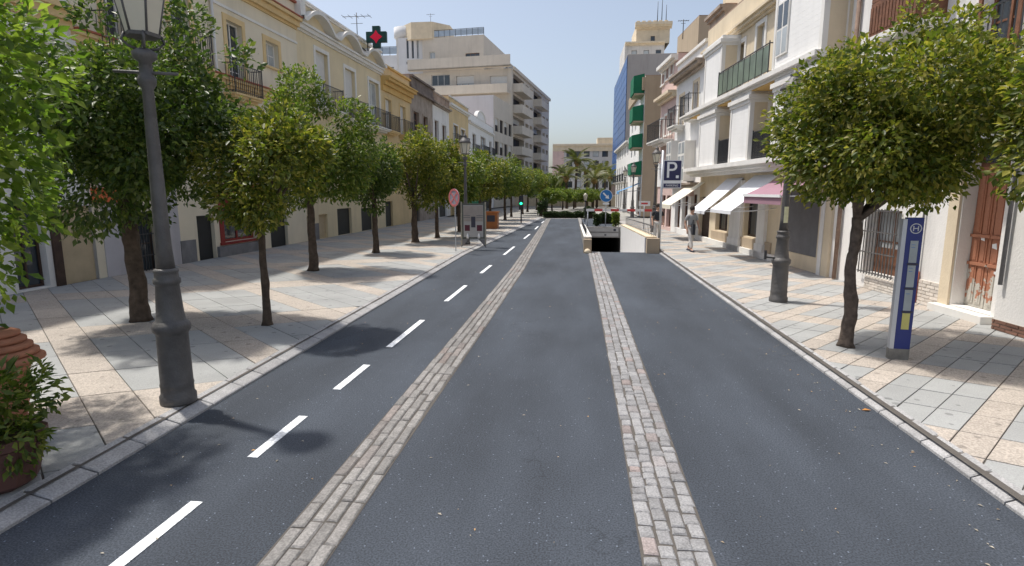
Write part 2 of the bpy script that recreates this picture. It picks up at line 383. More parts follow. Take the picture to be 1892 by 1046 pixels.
def pavement(name, outer, O, A, B, side, ymax):
    par = sheet(name, [outer], .085, M_bed); tag(par, kind='structure')
    cells = []
    det = A[0]*B[1]-A[1]*B[0]
    for i in range(-90, 90):
        for j in range(-90, 90):
            p = [(O[0]+A[0]*(i+di)+B[0]*(j+dj), O[1]+A[1]*(i+di)+B[1]*(j+dj)) for di, dj in ((0, 0), (1, 0), (1, 1), (0, 1))]
            cy = sum(q[1] for q in p)/4; cx = sum(q[0] for q in p)/4
            if cy < -3 or cy > ymax+1 or abs(cx) > 15: continue
            if side < 0:
                p = clip(p, -1, 1.35/28, -4.385-22*1.35/28) if cy > 22 else clip(p, -1, 0, -4.385)
                if len(p) > 2: p = clip(p, 1, -.03, 13.0+11.6*.03)
            else:
                p = clip(p, 1, 0, -3.655)
                if len(p) > 2: p = clip(p, -1, -.075, 7.6+11*.075)
            if len(p) < 3: continue
            p = clip(p, 0, -1, ymax)
            if len(p) < 3 or area(p) < .01: continue
            p = shrink(p, .011)
            cells.append((p, (i % 4 == 0) or (j % 4 == 0)))
    def dist(c):
        x = sum(q[0] for q in c[0])/len(c[0]); y = sum(q[1] for q in c[0])/len(c[0])
        if y < 1.2 or abs(x)/max(y, .1) > 1.15: return 1e3+abs(y)
        return math.hypot(x, y)-area(c[0])*1.5
    cells.sort(key=dist)
    rest = MB()
    for k, (p, pk) in enumerate(cells):
        if area(p) == 0: continue
        # counter-clockwise
        s = sum(p[i][0]*p[(i+1) % len(p)][1]-p[(i+1) % len(p)][0]*p[i][1] for i in range(len(p)))
        if s < 0: p = p[::-1]
        dz = RND.uniform(-.0025, .0025)
        if k < 300:
            b = MB(); cx, cy = p[0]
            slab_prism(b, [(x-cx, y-cy) for x, y in p], .07, .1+dz, 0)
            b.obj('slab', M_slabp if pk else M_slabg, par, (cx, cy, 0))
        else: slab_prism(rest, p, .07, .1+dz, 1 if pk else 0)
    tag(rest.obj('slab_field', [M_slabg, M_slabp], par), kind='stuff')
    return par
pavement('left_pavement', [(-4.3, -6), (-4.3, 22), (-3.0, 50), (-3.0, 51.5), (LINE_L(51.5)-.2, 51.5), (LINE_L(-6)-.2, -6)],
         (-5.75, 5.81), (.857, -.73), (.47, .25), -1, 51.5)
pavement('right_pavement', [(3.55, -6), (LINE_R(-6)+.4, -6), (LINE_R(48)+.3, 48), (3.55, 48)],
         (3.49, 5.39), (.447, .477), (.28, -.155), 1, 48)

# kerb stones
def kerb(name, line, y0, y1, width, L, sgn):
    par = bpy.data.objects.new(name, None); COL.objects.link(par); tag(par, kind='structure')
    y = y0; k = 0; meshes = {}
    rest = MB()
    while y < y1:
        l = L*RND.uniform(.8, 1.2); l = round(l, 2); x0 = line(y); sl = (line(y+l)-x0)/l
        key = (l, round(sl, 3))
        if key not in meshes:
            b = MB(); g = .008; w0, w1 = 0, sgn*width; ch = .012
            def P(t, w, z): return (sl*t+w, t, z)
            lo, hi = min(w0, w1), max(w0, w1)
            zl, zh = (.098, .035) if sgn < 0 else (.035, .098)
            vs = [P(g, lo, -.04), P(l-g, lo, -.04), P(l-g, hi, -.04), P(g, hi, -.04),
                  P(g, lo, zl-.008), P(l-g, lo, zl-.008), P(l-g, hi, zh-.008), P(g, hi, zh-.008),
                  P(g+ch, lo+ch, zl+.004), P(l-g-ch, lo+ch, zl+.004), P(l-g-ch, hi-ch, zh+.004), P(g+ch, hi-ch, zh+.004)]
            fs = [(8, 11, 10, 9)] + [(i, i+4, (i+1) % 4+4, (i+1) % 4) for i in range(4)] + [(i+4, i+8, (i+1) % 4+8, (i+1) % 4+4) for i in range(4)]
            b.add(vs, fs); meshes[key] = b
        if k < 150 and y > 1.5:
            mk = meshes[key]
            if not hasattr(mk, 'me'): mk.me = mk.mesh('kerb_stone', M_kerb, None, False)
            inst(mk.me, 'kerb_stone', par, (x0, y, RND.uniform(-.004, .002))); k += 1
        else:
            mk = meshes[key]; rest.add([(vx+x0, vy+y, vz) for vx, vy, vz in mk.v], mk.f)
        y += l
    if rest.v: tag(rest.obj('kerb_run', M_kerb, par), kind='stuff')
    # dark gap between kerb and slabs
    return par
kerb('left_kerb', kL, -6, 51, .255, .55, -1)
kerb('right_kerb', kR, -6, 23.4, .18, .36, 1)

# sett strips
def setts(name, cline, y0, y1, width, ncol, L, m, seed):
    r = random.Random(seed)
    par = bpy.data.objects.new(name, None); COL.objects.link(par); tag(par, kind='structure')
    bed = MB(); ys = np.linspace(y0, y1, 16)
    for a, b_ in zip(ys[:-1], ys[1:]):
        bed.quad((cline(a)-width/2-.01, a, .004), (cline(a)+width/2+.01, a, .004), (cline(b_)+width/2+.01, b_, .004), (cline(b_)-width/2-.01, b_, .004))
    bed.obj('joint_bed', M_bed, par)
    cw = width/ncol; items = []; lib = {}
    for c in range(ncol):
        y = y0+r.uniform(0, L)
        while y < y1:
            l = L*r.choice([.7, .85, 1, 1.15, 1.4]); w = cw*r.choice([.92, .96, 1.0])
            xc = cline(y)-width/2+cw*(c+.5)+r.uniform(-.006, .006)
            items.append((y, xc, l, w, r.randrange(6))); y += l
    items.sort()
    rest = MB()
    for k, (y, xc, l, w, v) in enumerate(items):
        key = (round(l, 3), round(w, 3), v)
        if key not in lib:
            b = MB(); g = .009; rr = random.Random(hash(key) % 99991); hw = w/2-g*.6
            sl = (cline(y+1)-cline(y))
            base = [(-hw, g), (hw, g), (hw, l-g), (-hw, l-g)]
            base = [(x+rr.uniform(-.006, .006), t+rr.uniform(-.008, .008)) for x, t in base]
            def ins(d): return [(x*(1-d/hw), g+d+(t-g)*(1-2*d/(l))) for x, t in base]
            vs = [(x, t, -.02) for x, t in base]+[(x, t, .008) for x, t in base]+[(x, t, .018+rr.uniform(-.002, .003)) for x, t in ins(.012)]
            fs = [(8, 9, 10, 11)]+[(i, (i+1) % 4, (i+1) % 4+4, i+4) for i in range(4)]+[(i+4, (i+1) % 4+4, (i+1) % 4+8, i+8) for i in range(4)]
            b.add(vs, fs); b.me = b.mesh('sett', m); lib[key] = b
        if k < 300: inst(lib[key].me, 'sett', par, (xc, y, r.uniform(-.003, .003)))
        else:
            dz = r.uniform(-.003, .003); rest.add([(a+xc, t+y, z+dz) for a, t, z in lib[key].v], lib[key].f)
    tag(rest.obj('sett_run', m, par), kind='stuff')
SLX = [(-6, -1.95), (3.3, -1.84), (5.85, -1.84), (9.8, -1.78), (18, -1.72), (30, -1.85), (45, -2.05), (51, -2.1)]
SRX = [(-6, .60), (3.5, .76), (6, .80), (12, .86), (23.3, .915)]
def interp(T): return lambda y: float(np.interp(y, [t[0] for t in T], [t[1] for t in T]))
setts('left_sett_strip', interp(SLX), 1.5, 51, .44, 4, .40, M_settL, 3)
setts('right_sett_strip', interp(SRX), 1.5, 23.35, .48, 4, .15, M_sett, 5)

# painted dashes
mk = tag(bpy.data.objects.new('lane_line', None), kind='structure'); COL.objects.link(mk)
DX = interp([(0, -3.08), (5, -2.97), (10, -2.88), (20, -2.68), (33, -2.42), (50, -2.3)])
D_ = [(1.2, 2.1), (3.0, 3.96), (4.74, 5.74), (6.61, 7.64), (8.59, 10.54), (12.46, 14.64), (16.94, 18.8), (22.0, 25.3), (29.6, 32.7), (37, 40), (44, 47)]
for a, b_ in D_:
    b = MB(); w = .052
    b.box(-w, w, 0, b_-a, .003, .0075)
    o = b.obj('painted_dash', M_paint, mk, (DX(a), a, 0)); o.rotation_euler[2] = -math.atan((DX(b_)-DX(a))/(b_-a))

# litter: small dry leaves on asphalt and slabs
b = MB(); r = random.Random(11)
for k in range(420):
    x = r.uniform(-4, 3.4); y = r.uniform(2.5, 23)**1.0
    if k % 3 == 0: x = 3.4-abs(r.gauss(0, .35))
    s = r.uniform(.008, .022); a = r.uniform(0, 6.28); z = .006
    c, q = math.cos(a)*s, math.sin(a)*s
    b.add([(x-c, y-q, z), (x+q*.5, y-c*.5, z+.006), (x+c, y+q, z+.003), (x-q*.5, y+c*.5, z+.005)], [(0, 1, 2, 3)])
tag(b.obj('leaf_litter', mat('dry_leaf', (.30, .27, .22), .8, .2, 3, 0, isl=.5, hue=((.42, .24, .08), .6))), kind='stuff')
# fallen orange leaf beside right kerb
p = gp(1602, 759, 0)
b = MB(); b.add([(-.05, 0, .0), (0, .03, .012), (.055, .0, .004), (0, -.03, .014)], [(0, 1, 2), (0, 2, 3)])
tag(b.obj('dry_leaf', mat('orange_leaf', (.45, .20, .05), .8, .1, 3, 0), None, (3.40, p.y, .006)), 'curled orange dry leaf on the asphalt against right kerb', 'leaf')

# ------------------------------------------------------------------ facade system
class Fr:
    def __init__(s, o, u, w):
        s.o = Vector((o[0], o[1], 0)); s.u = Vector((u[0], u[1], 0)).normalized(); s.w = Vector((w[0], w[1], 0)).normalized()
        s.flip = s.u.cross(s.w).z < 0
    def lin(s, a, b, c): return s.u*a+s.w*b+Vector((0, 0, c))
    def P(s, a, b, c): return s.o+s.lin(a, b, c)
    def px(s, x, y, w=0.):
        d = ray(x, y); q = s.o+s.w*w; t = (q-CAM).dot(s.w)/d.dot(s.w); p = CAM+d*t
        return (p-s.o).dot(s.u), p.z
    def R(s, xl, xr, yt, yb, w=0.):
        """photo rectangle -> (u0,u1,v0,v1) on the facade plane"""
        xm, ym = (xl+xr)/2, (yt+yb)/2
        a, c = s.px(xl, ym, w)[0], s.px(xr, ym, w)[0]
        return min(a, c), max(a, c), s.px(xm, yb, w)[1], s.px(xm, yt, w)[1]
FL = Fr((LINE_L(11.6), 11.6), (.03, 1), (1, -.03))
FR_ = Fr((LINE_R(11), 11), (-.075, 1), (-1, -.075))
class Bld:
    def __init__(s, fr, name, label, u0, u1, h, depth, mw, group=None, z0=.1, w=0., rd=.25):
        s.fr, s.u0, s.u1, s.h, s.d, s.mw, s.z0, s.w, s.rd = fr, u0, u1, h, depth, mw, z0, w, rd
        s.root = empty(name, fr.P(u0, w, z0), label, 'building', group)
        s.op = []; s.lib = {}
    def part(s, name, mb, mats, pivot=None, parent=None, key=None):
        fr = s.fr; pv = pivot or (s.u0, s.w, s.z0)
        me = s.lib.get(key) if key else None
        if me is None:
            me = mb.mesh(name, mats, lambda a, b, c: fr.lin(a-pv[0], b-pv[1], c-pv[2]) if not key else fr.lin(a, b, c), fr.flip)
            if key: s.lib[key] = me
        o = bpy.data.objects.new(name, me); COL.objects.link(o)
        if parent: o.parent = parent
        else:
            o.parent = s.root; o.location = fr.P(*pv)-s.root.location
        return o
    def boxp(s, name, m, a0, a1, b0, b1, c0, c1, parent=None):
        pv = (a0, b0, c0)
        if parent is not None:
            mb = MB().box(a0, a1, b0, b1, c0, c1)
            return s.part(name, mb, m, pv if False else s.pv_of(parent), parent)
        return s.part(name, MB().box(a0, a1, b0, b1, c0, c1), m, pv)
    def pv_of(s, o): return tuple(o['_pv']) if '_pv' in o else (s.u0, s.w, s.z0)
    def opening(s, r): s.op.append(r)
    def window(s, r, fm=None, nx=2, ny=2, pane=None, blind=0., surround=None, sw=.14, name='window', t=.06, depth=None, grille=False, w=None):
        u0, u1, v0, v1 = r; W_, H_ = u1-u0, v1-v0; s.op.append(r)
        fm = fm or M_trimw; pane = pane or M_glass
        if pane is M_glass and name == 'window' and RND.random() < .35: pane = M_curt
        d = -(depth or s.rd)+(s.w if w is None else w)
        W_, H_ = round(W_, 2), round(H_, 2); key = (name, W_, H_, fm.name, nx, ny, pane.name, blind, d)
        pv = (u0, d, v0)
        mb = MB()
        mb.box(0, W_, 0, .07, 0, t); mb.box(0, W_, 0, .07, H_-t, H_); mb.box(0, t, 0, .07, t, H_-t); mb.box(W_-t, W_, 0, .07, t, H_-t)
        for i in range(1, nx): mb.box(W_*i/nx-t*.45, W_*i/nx+t*.45, 0, .062, t, H_-t)
        for j in range(1, ny): mb.box(t, W_-t, 0, .045, H_*j/ny-t*.3, H_*j/ny+t*.3)
        o = s.part(name, mb, fm, pv, None, key)
        for i in range(nx):
            k2 = key+('pane',)
            me = s.lib.get(k2)
            if me is None:
                me = MB().box(t*.5, W_/nx-t*.3, .0, .02, t*.5, H_-t*.5).mesh('pane', pane, s.fr.lin, s.fr.flip); s.lib[k2] = me
            inst(me, 'pane', o, s.fr.lin(W_/nx*i, .01, 0))
        if blind:
            k3 = key+('blind',); me = s.lib.get(k3)
            if me is None:
                mb = MB(); n = max(3, int(H_*blind/.09))
                for q in range(n):
                    a = H_-(q+1)*H_*blind/n; mb.box(t*.4, W_-t*.4, .072, .085, a+.008, a+H_*blind/n)
                    mb.box(t*.4, W_-t*.4, .070, .076, a, a+.008)
                me = mb.mesh('blind', M_blind if blind != .999 else M_shutg, s.fr.lin, s.fr.flip); s.lib[k3] = me
            inst(me, 'blind', o)
        if surround:
            mb = MB(); q = .035
            mb.box(u0-sw, u0, 0, q, v0, v1+sw); mb.box(u1, u1+sw, 0, q, v0, v1+sw); mb.box(u0, u1, 0, q, v1, v1+sw)
            mb.box(u0-sw-.04, u1+sw+.04, 0, q+.05, v0-.09, v0)
            wo = s.w if w is None else w
            mb.v = [(a, b_+wo, c) for a, b_, c in mb.v]
            s.part('surround', mb, surround, (u0, wo, v0))
        if grille:
            mb = MB(); wo = (s.w if w is None else w)+.10
            n = int(W_/.11)
            for i in range(n+1): mb.box(u0+W_*i/n-.010, u0+W_*i/n+.010, wo-.01, wo+.01, v0-.03, v1+.03)
            for z in (v0+.02, v0+H_*.33, v0+H_*.66, v1-.02): mb.box(u0-.05, u1+.05, wo-.014, wo+.014, z-.014, z+.014)
            s.part('window_grille', mb, grille, (u0, wo, v0))
        return o
    def balcony(s, u0, u1, v, proj=.55, h=1.0, sm=None, rm=None, w=None, step=.12, th=.16, glass=None):
        wo = s.w if w is None else w; sm = sm or M_trimw; rm = rm or M_iron
        mb = MB(); mb.box(u0, u1, wo+.002, wo+proj, v-th*.45, v); mb.box(u0+.06, u1-.06, wo+.002, wo+proj-.07, v-th, v-th*.45)
        mb.box(u0+.14, u1-.14, wo+.002, wo+proj*.6, v-th*1.6, v-th)
        o = s.part('balcony', mb, sm, (u0, wo, v))
        r = MB(); e = .04; f = wo+proj-e
        r.box(u0+e, u1-e, f-.015, f+.015, v+h-.03, v+h); r.box(u0+e, u1-e, f-.01, f+.01, v+.07, v+.09)
        for a in (u0+e, u1-e):
            r.box(a-.014, a+.014, wo+.002, f, v+h-.03, v+h); r.box(a-.01, a+.01, wo+.002, f, v+.07, v+.09)
            n = max(2, int(proj/step))
            for i in range(1, n): r.box(a-.007, a+.007, wo+proj*i/n-.007, wo+proj*i/n+.007, v, v+h)
            r.box(a-.016, a+.016, f-.016, f+.016, v, v+h+.05)
        if glass: r.box(u0+e*1.5, u1-e*1.5, f-.012, f-.004, v+.1, v+h-.05, 1)
        n = int((u1-u0)/step)
        for i in range(1, n):
            a = u0+(u1-u0)*i/n; r.box(a-.008, a+.008, f-.008, f+.008, v, v+h)
        fr = s.fr; pv = (u0, wo, v)
        me = r.mesh('railing', [rm, glass or rm], lambda a, b_, c: fr.lin(a-pv[0], b_-pv[1], c-pv[2]), fr.flip)
        inst(me, 'railing', o)
        return o
    def band(s, name, m, u0, u1, v0, steps, w=None):
        """moulding: steps = [(height, projection)] stacked upward from v0"""
        mb = MB(); v = v0; wo = s.w if w is None else w
        for hh, pr in steps:
            mb.box(u0, u1, wo+.001, wo+pr, v, v+hh); v += hh
        return s.part(name, mb, m, (u0, wo, v0))
    def finish(s, sides=True, roof=None, parapet=None):
        mb = MB(); w = s.w
        us = sorted(set([s.u0, s.u1]+[min(max(q, s.u0), s.u1) for r in s.op for q in r[:2]]))
        vs = sorted(set([s.z0, s.h]+[min(max(q, s.z0), s.h) for r in s.op for q in r[2:]]))
        for a, b in zip(us[:-1], us[1:]):
            for c, d in zip(vs[:-1], vs[1:]):
                m_, n_ = (a+b)/2, (c+d)/2
                if any(r[0] < m_ < r[1] and r[2] < n_ < r[3] for r in s.op): continue
                mb.quad((a, w, c), (b, w, c), (b, w, d), (a, w, d))
        mb.f = [f[::-1] for f in mb.f]
        for a, b, c, d in s.op:
            e = w-s.rd-.12
            mb.quad((a, w, c), (a, w, d), (a, e, d), (a, e, c)); mb.quad((b, w, c), (b, e, c), (b, e, d), (b, w, d))
            mb.quad((a, w, c), (a, e, c), (b, e, c), (b, w, c)); mb.quad((a, w, d), (b, w, d), (b, e, d), (a, e, d))
            mb.quad((a, e, c), (a, e, d), (b, e, d), (b, e, c))
        B = w-s.d
        mb.quad((s.u0, w, s.z0), (s.u0, w, s.h), (s.u0, B, s.h), (s.u0, B, s.z0)); mb.quad((s.u1, w, s.z0), (s.u1, B, s.z0), (s.u1, B, s.h), (s.u1, w, s.h))
        mb.quad((s.u0, B, s.z0), (s.u0, B, s.h), (s.u1, B, s.h), (s.u1, B, s.z0))
        s.part('wall', mb, s.mw)
        rb = MB().box(s.u0+.002, s.u1-.002, B+.002, w-.002, s.h-.002, s.h+.06)
        s.part('roof', rb, roof or M_tile)
        return s
def awning(b, u0, u1, vt, vb, proj, m, w=0., val=.18, wt=None, nv=None):
    """sloping canvas with a valance, folding arms and a front bar"""
    mb = MB(); w0 = w+.03; t = .012
    n = 6; pts = []
    for i in range(n+1):
        k = i/n; pts.append((w0+(proj)*k, vt+(vb-vt)*k-.03*math.sin(math.pi*k)))
    for (a, c), (a2, c2) in zip(pts[:-1], pts[1:]):
        mb.quad((u0, a, c), (u1, a, c), (u1, a2, c2), (u0, a2, c2)); mb.quad((u0, a, c-t), (u0, a2, c2-t), (u1, a2, c2-t), (u1, a, c-t))
        for q in (u0, u1): mb.quad((q, a, c), (q, a2, c2), (q, a2, c2-t), (q, a, c-t))
    o = b.part('awning', mb, m, (u0, w, vb))
    fr = b.fr; pv = (u0, w, vb); L = lambda a, b_, c: fr.lin(a-pv[0], b_-pv[1], c-pv[2])
    if val: inst(MB().box(u0, u1, w0+proj-.004, w0+proj+.008, vb-val, vb-.005).mesh('valance', m, L, fr.flip), 'valance', o)
    am = MB()
    for q in (u0+.08, u1-.08): am.tube([(q, w0, vb+.1), (q+.0, w0+proj*.5, vb-.0), (q, w0+proj-.03, vb-.02)], .018, 6)
    am.box(u0, u1, w0+proj-.035, w0+proj-.005, vb-.035, vb-.0)
    inst(am.mesh('awning_arm', wt or M_signwhite, L, fr.flip), 'awning_arm', o)
    return o

# ------------------------------------------------------------------ left side buildings
U = lambda fr, x, y, w=0.: fr.px(x, y, w)[0]
V = lambda fr, x, y, w=0.: fr.px(x, y, w)[1]
R = FL.R
uA = U(FL, 127, 30); uB = U(FL, 546, 50)
# corner house with orange cornice
b = Bld(FL, 'town_house', 'white plastered house with thick orange cornice behind the near left tree', -9., uA, V(FL, 100, -40)+2, 8, M_whiteold)
r = R(24, 84, 372, 535); b.window(r, M_woodd, 2, 1, M_glass, name='shop_window')
r = R(112, 189, 380, 527); b.opening(r)
b.part('door', MB().box(r[0]+.02, r[1]-.02, -.16, -.10, r[2], r[3]-.02), M_beigedoor, (r[0], -.16, r[2]))
b.band('door_frame', M_woodd, r[0]-.25, r[0]-.02, .1, [(r[3]-.1, .06)])
v = V(FL, 120, 52); b.band('cornice', M_trimy, -9., uA, v, [(.16, .10), (.22, .22), (.14, .34)])
b.band('cornice', M_trimw, -9., uA, v-.5, [(.1, .06), (.12, .12)])
for k in range(3): b.window((-8+k*2.4+.3, -6.9+k*2.4+.3, 4.6, 6.4), nx=2, ny=3, surround=M_trimy)
b.finish()
# long cream house
hB = V(FL, 540, 2)
b = Bld(FL, 'town_house', 'cream two-storey house with yellow window surrounds and iron balconies, behind the near lamp', uA, uB, hB, 9, M_cream)
for (xl, xr, yt, yb, bal) in ((187, 222, -75, 42, 1), (313, 348, -38, 88, 1), (420, 448, 44, 128, 1), (491, 514, 80, 124, 0)):
    r = R(xl, xr, yt, yb)
    if bal: r = (r[0], r[1], min(r[2], r[3]-2.6), r[3])
    b.window(r, M_trimw, 2, 3 if bal else 2, M_glass if xl < 400 else M_glass, surround=M_trimy, sw=.2)
    if bal: b.balcony(r[0]-.45, r[1]+.45, r[2]-.02, .5, 1.05, M_redline if xl > 999 else M_trimy, M_iron)
v = V(FL, 330, 112); b.band('string_course', M_trimy, uA, uB, v-.45, [(.12, .05), (.16, .12), (.10, .2)])
b.band('tile_edge', M_redline, uA, uB, v-.06, [(.05, .24)])
v = V(FL, 500, 30); b.band('cornice', M_trimy, uA, uB, v, [(.10, .08), (.22, .22), (.14, .36)])
b.band('tile_edge', M_redline, uA, uB, v+.47, [(.05, .40)])
b.band('string_course', M_trimw, uA, uB, v-.62, [(.10, .05)])
b.band('parapet_cap', M_redline, uA, uB, hB-.05, [(.10, .12)])
# drainpipe between first balconies
x = U(FL, 391, 60); b.part('drainpipe', MB().tube([(x, .08, 3.2), (x, .08, hB-1.2)], .05, 8), M_trimw, (x, .08, 3.2))
r = R(232, 292, 392, 512); b.window(r, M_woodd, 2, 2, M_glass, grille=M_iron, name='gate_window')
r = R(366, 398, 398, 482); b.opening(r); b.part('door', MB().box(r[0], r[1], -.2, -.14, r[2], r[3]), M_darkdoor, (r[0], -.2, r[2]))
r = R(412, 474, 378, 444); b.window(r, M_redpaint, 2, 1, M_glass, name='shop_window', surround=M_redpaint, sw=.22, t=.09)
z1 = r[2]-.12; b.band('shop_plinth', M_plinth, r[0]-.45, r[1]+.35, .1, [(z1-.1, .10)])
b.band('shop_sign', M_redpaint, r[0]-.4, r[1]+.3, r[3]+.28, [(.5, .12)])
r = R(500, 532, 392, 468); b.opening(r); b.part('door', MB().box(r[0], r[1], -.2, -.14, r[2], r[3]), M_darkdoor, (r[0], -.2, r[2]))
M_lav = mat('grey_lavender_render', (.50, .48, .50), .9, .08, 1, .1, 30, streak=.2)
for (xa, xb) in ((192, 230), (300, 333)): b.band('ground_render', M_lav, U(FL, xa, 450), U(FL, xb, 450), .1, [(2.9, .03)])
b.band('ground_render', M_lav, uA+.02, R(232, 292, 392, 512)[1]+.5, 3.05, [(.9, .03)])
r = R(168, 232, 347, 374); b.band('shop_sign', M_orangeband, r[0], r[1], r[2], [(.05, .14), (r[3]-r[2]-.1, .10), (.05, .14)])
b.band('plinth', M_plinth, U(FL, 334, 470), U(FL, 362, 470), .1, [(.75, .05)])
b.finish()
# yellow house with wavy parapet
uC = U(FL, 703, 130); hC = max(V(FL, 640, 62), V(FL, 620, 92)+1.3)
b = Bld(FL, 'town_house', 'pale yellow house with white wave-shaped parapet moulding', uB, uC, hC, 9, M_creamy)
vC = V(FL, 620, 92)
b.band('cornice', M_trimw, uB, uC, vC-.05, [(.10, .08), (.18, .20), (.10, .30)])
def wave(t):
    t = (t*3) % 1.0; return max(0, 1-((t-.5)/.40)**2) if abs(t-.5) < .40 else 0.
mb = MB(); n = 72; vb_ = vC+.36; amp = .62
for i in range(n):
    a0, a1 = uB+(uC-uB)*i/n, uB+(uC-uB)*(i+1)/n; h0, h1 = vb_+amp*wave(i/n), vb_+amp*wave((i+1)/n); T = .17; pr = .46
    vs = [(a0, .003, h0), (a1, .003, h1), (a1, pr, h1), (a0, pr, h0), (a0, .003, h0+T), (a1, .003, h1+T), (a1, pr, h1+T), (a0, pr, h0+T)]
    mb.add(vs, [(0, 3, 2, 1), (4, 5, 6, 7), (3, 7, 6, 2)])
b.part('wave_moulding', mb, M_trimw, (uB, 0, vb_))
b.band('parapet_cap', M_trimw, uB, uC, hC-.06, [(.08, .10), (.08, .18)])
b.band('pilaster', M_trimw, uB, uB+.45, vC+.4, [(1.1, .3)])
for (xl, xr, yt, yb) in ((584, 606, 98, 172), (638, 656, 130, 198), (682, 700, 152, 214)):
    r = R(xl, xr, yt, yb); r = (r[0], r[1], r[3]-2.7, r[3])
    b.window(r, M_trimw, 2, 2, M_glass, surround=M_trimw, sw=.18, blind=.75 if xl > 600 and xl < 660 else (.9 if xl < 600 else 0.))
    b.balcony(r[0]-.5, r[1]+.5, r[2]-.02, .6, 1.05, M_trimw, M_iron)
for (xl, xr, yt, yb) in ((556, 572, 400, 452), (590, 606, 396, 448), (624, 650, 385, 441), (668, 690, 384, 435)):
    r = R(xl, xr, yt, yb); r = (r[0], r[1], .1, r[3]); b.opening(r)
    b.part('door', MB().box(r[0], r[1], -.2, -.14, .1, r[3]), M_darkdoor if xl != 590 else M_beigedoor, (r[0], -.2, .1))
b.band('plinth', M_plinth, U(FL, 575, 440), U(FL, 589, 440), .1, [(.8, .05)])
b.finish()
# ochre cornice house
uD = U(FL, 757, 170); h = V(FL, 728, 132)
b = Bld(FL, 'town_house', 'yellow house with broad ochre cornice next to the wavy parapet', uC, uD, h, 9, M_oran)
v = V(FL, 730, 178); b.band('cornice', M_ochre, uC, uD, v, [(.35, .12), (.25, .30), (.18, .55), (.08, .65)])
b.band('parapet_cap', M_ochre, uC, uD, h-.05, [(.12, .14)])
for (xl, xr, yt, yb) in ((712, 723, 184, 242), (739, 749, 197, 250)):
    r = R(xl, xr, yt, yb); b.window(r, M_wood, 2, 2, M_glass, surround=M_trimy, blind=.95); b.balcony(r[0]-.4, r[1]+.4, r[2]-.02, .5, 1.0, M_trimy)
r = R(712, 726, 372, 425); b.opening((r[0], r[1], .1, r[3])); b.part('door', MB().box(r[0], r[1], -.2, -.14, .1, r[3]), M_darkdoor, (r[0], -.2, .1))
b.finish()
uE = U(FL, 799, 190); h = V(FL, 775, 150)
b = Bld(FL, 'town_house', 'weathered brown stone house with dark stained parapet', uD, uE, h, 9, M_stoneb)
v = V(FL, 775, 176); b.band('parapet', M_stoned, uD, uE, v, [(.15, .3), (.25, .15), (h-v-.5, .08), (.14, .25)])
for (xl, xr, yt, yb) in ((764, 774, 207, 250), (782, 790, 216, 255)):
    r = R(xl, xr, yt, yb); b.window(r, M_wood, 2, 3, M_glass, surround=M_stoneb)
r = R(765, 776, 375, 415); b.opening((r[0], r[1], .1, r[3])); b.part('door', MB().box(r[0], r[1], -.2, -.14, .1, r[3]), M_darkdoor, (r[0], -.2, .1))
b.finish()
uF = U(FL, 829, 200); h = V(FL, 815, 178)
b = Bld(FL, 'town_house', 'narrow pale house with grey balustrade on its roof edge', uE, uF, h-.9, 9, M_whiteold)
v = h-1.1; b.band('cornice', M_stoneb, uE, uF, v, [(.12, .15), (.12, .35)])
mb = MB(); n = 14
for i in range(n+1): a = uE+(uF-uE)*i/n; mb.box(a-.05, a+.05, -.05, .07, h-.88, h-.1)
mb.box(uE, uF, -.09, .11, h-.1, h+.03); b.part('balustrade', mb, M_stoneb, (uE, 0, h-.9))
for (xl, xr, yt, yb) in ((803, 810, 223, 260), (817, 824, 232, 265)):
    r = R(xl, xr, yt, yb); b.window(r, M_wood, 2, 2, M_glass, surround=M_trimw)
b.opening((uE+1.5, uF-1.5, .1, 2.6)); b.part('door', MB().box(uE+1.5, uF-1.5, -.2, -.14, .1, 2.6), M_darkdoor, (uE+1.5, -.2, .1))
b.finish()
uG = U(FL, 865, 220); h = V(FL, 845, 188)
b = Bld(FL, 'town_house', 'orange-yellow house with dark shuttered windows between two pale houses', uF, uG, h, 9, M_oran)
v = V(FL, 848, 207); b.band('cornice', M_trimw, uF, uG, v, [(.12, .12), (.2, .3)]); b.band('parapet_cap', M_trimw, uF, uG, h-.05, [(.12, .14)])
for (xl, xr, yt, yb) in ((838, 846, 232, 268), (852, 859, 240, 272)):
    r = R(xl, xr, yt, yb); b.window(r, M_woodd, 2, 2, M_glass, surround=M_trimw); b.balcony(r[0]-.4, r[1]+.4, r[2]-.02, .5, 1.0, M_trimy)
b.opening((uF+2, uG-2, .1, 2.8)); b.part('door', MB().box(uF+2, uG-2, -.2, -.14, .1, 2.8), M_darkdoor, (uF+2, -.2, .1))
g0, g1 = uF-6.5, uF+1.5
awning(b, uF+.3, uF+6, 1.9, 1.4, 1.6, M_awng, val=.3)
b.finish()
uH = U(FL, 911, 240); h = V(FL, 888, 222)
b = Bld(FL, 'town_house', 'white house with small curved pediment in front of the apartment block', uG, uH, h, 9, M_white)
mb = MB(); um = uG+(uH-uG)*.45; n = 16
pts = [(um+2.6*math.cos(math.pi*i/n), h+.95*math.sin(math.pi*i/n)) for i in range(n+1)]
mb.prism(pts, 1, -.25, .06); b.part('pediment', mb, M_white, (um, 0, h))
mb = MB()
for i in range(n):
    a, c = pts[i], pts[i+1]; q = lambda p, k: (um+(p[0]-um)*k, h+(p[1]-h)*k)
    mb.prism([q(a, .97), q(c, .97), q(c, 1.09), q(a, 1.09)], 1, -.27, .14)
b.part('pediment_moulding', mb, M_trimw, (um, 0, h))
b.band('cornice', M_trimw, uG, uH, V(FL, 888, 240), [(.12, .12), (.2, .3)])
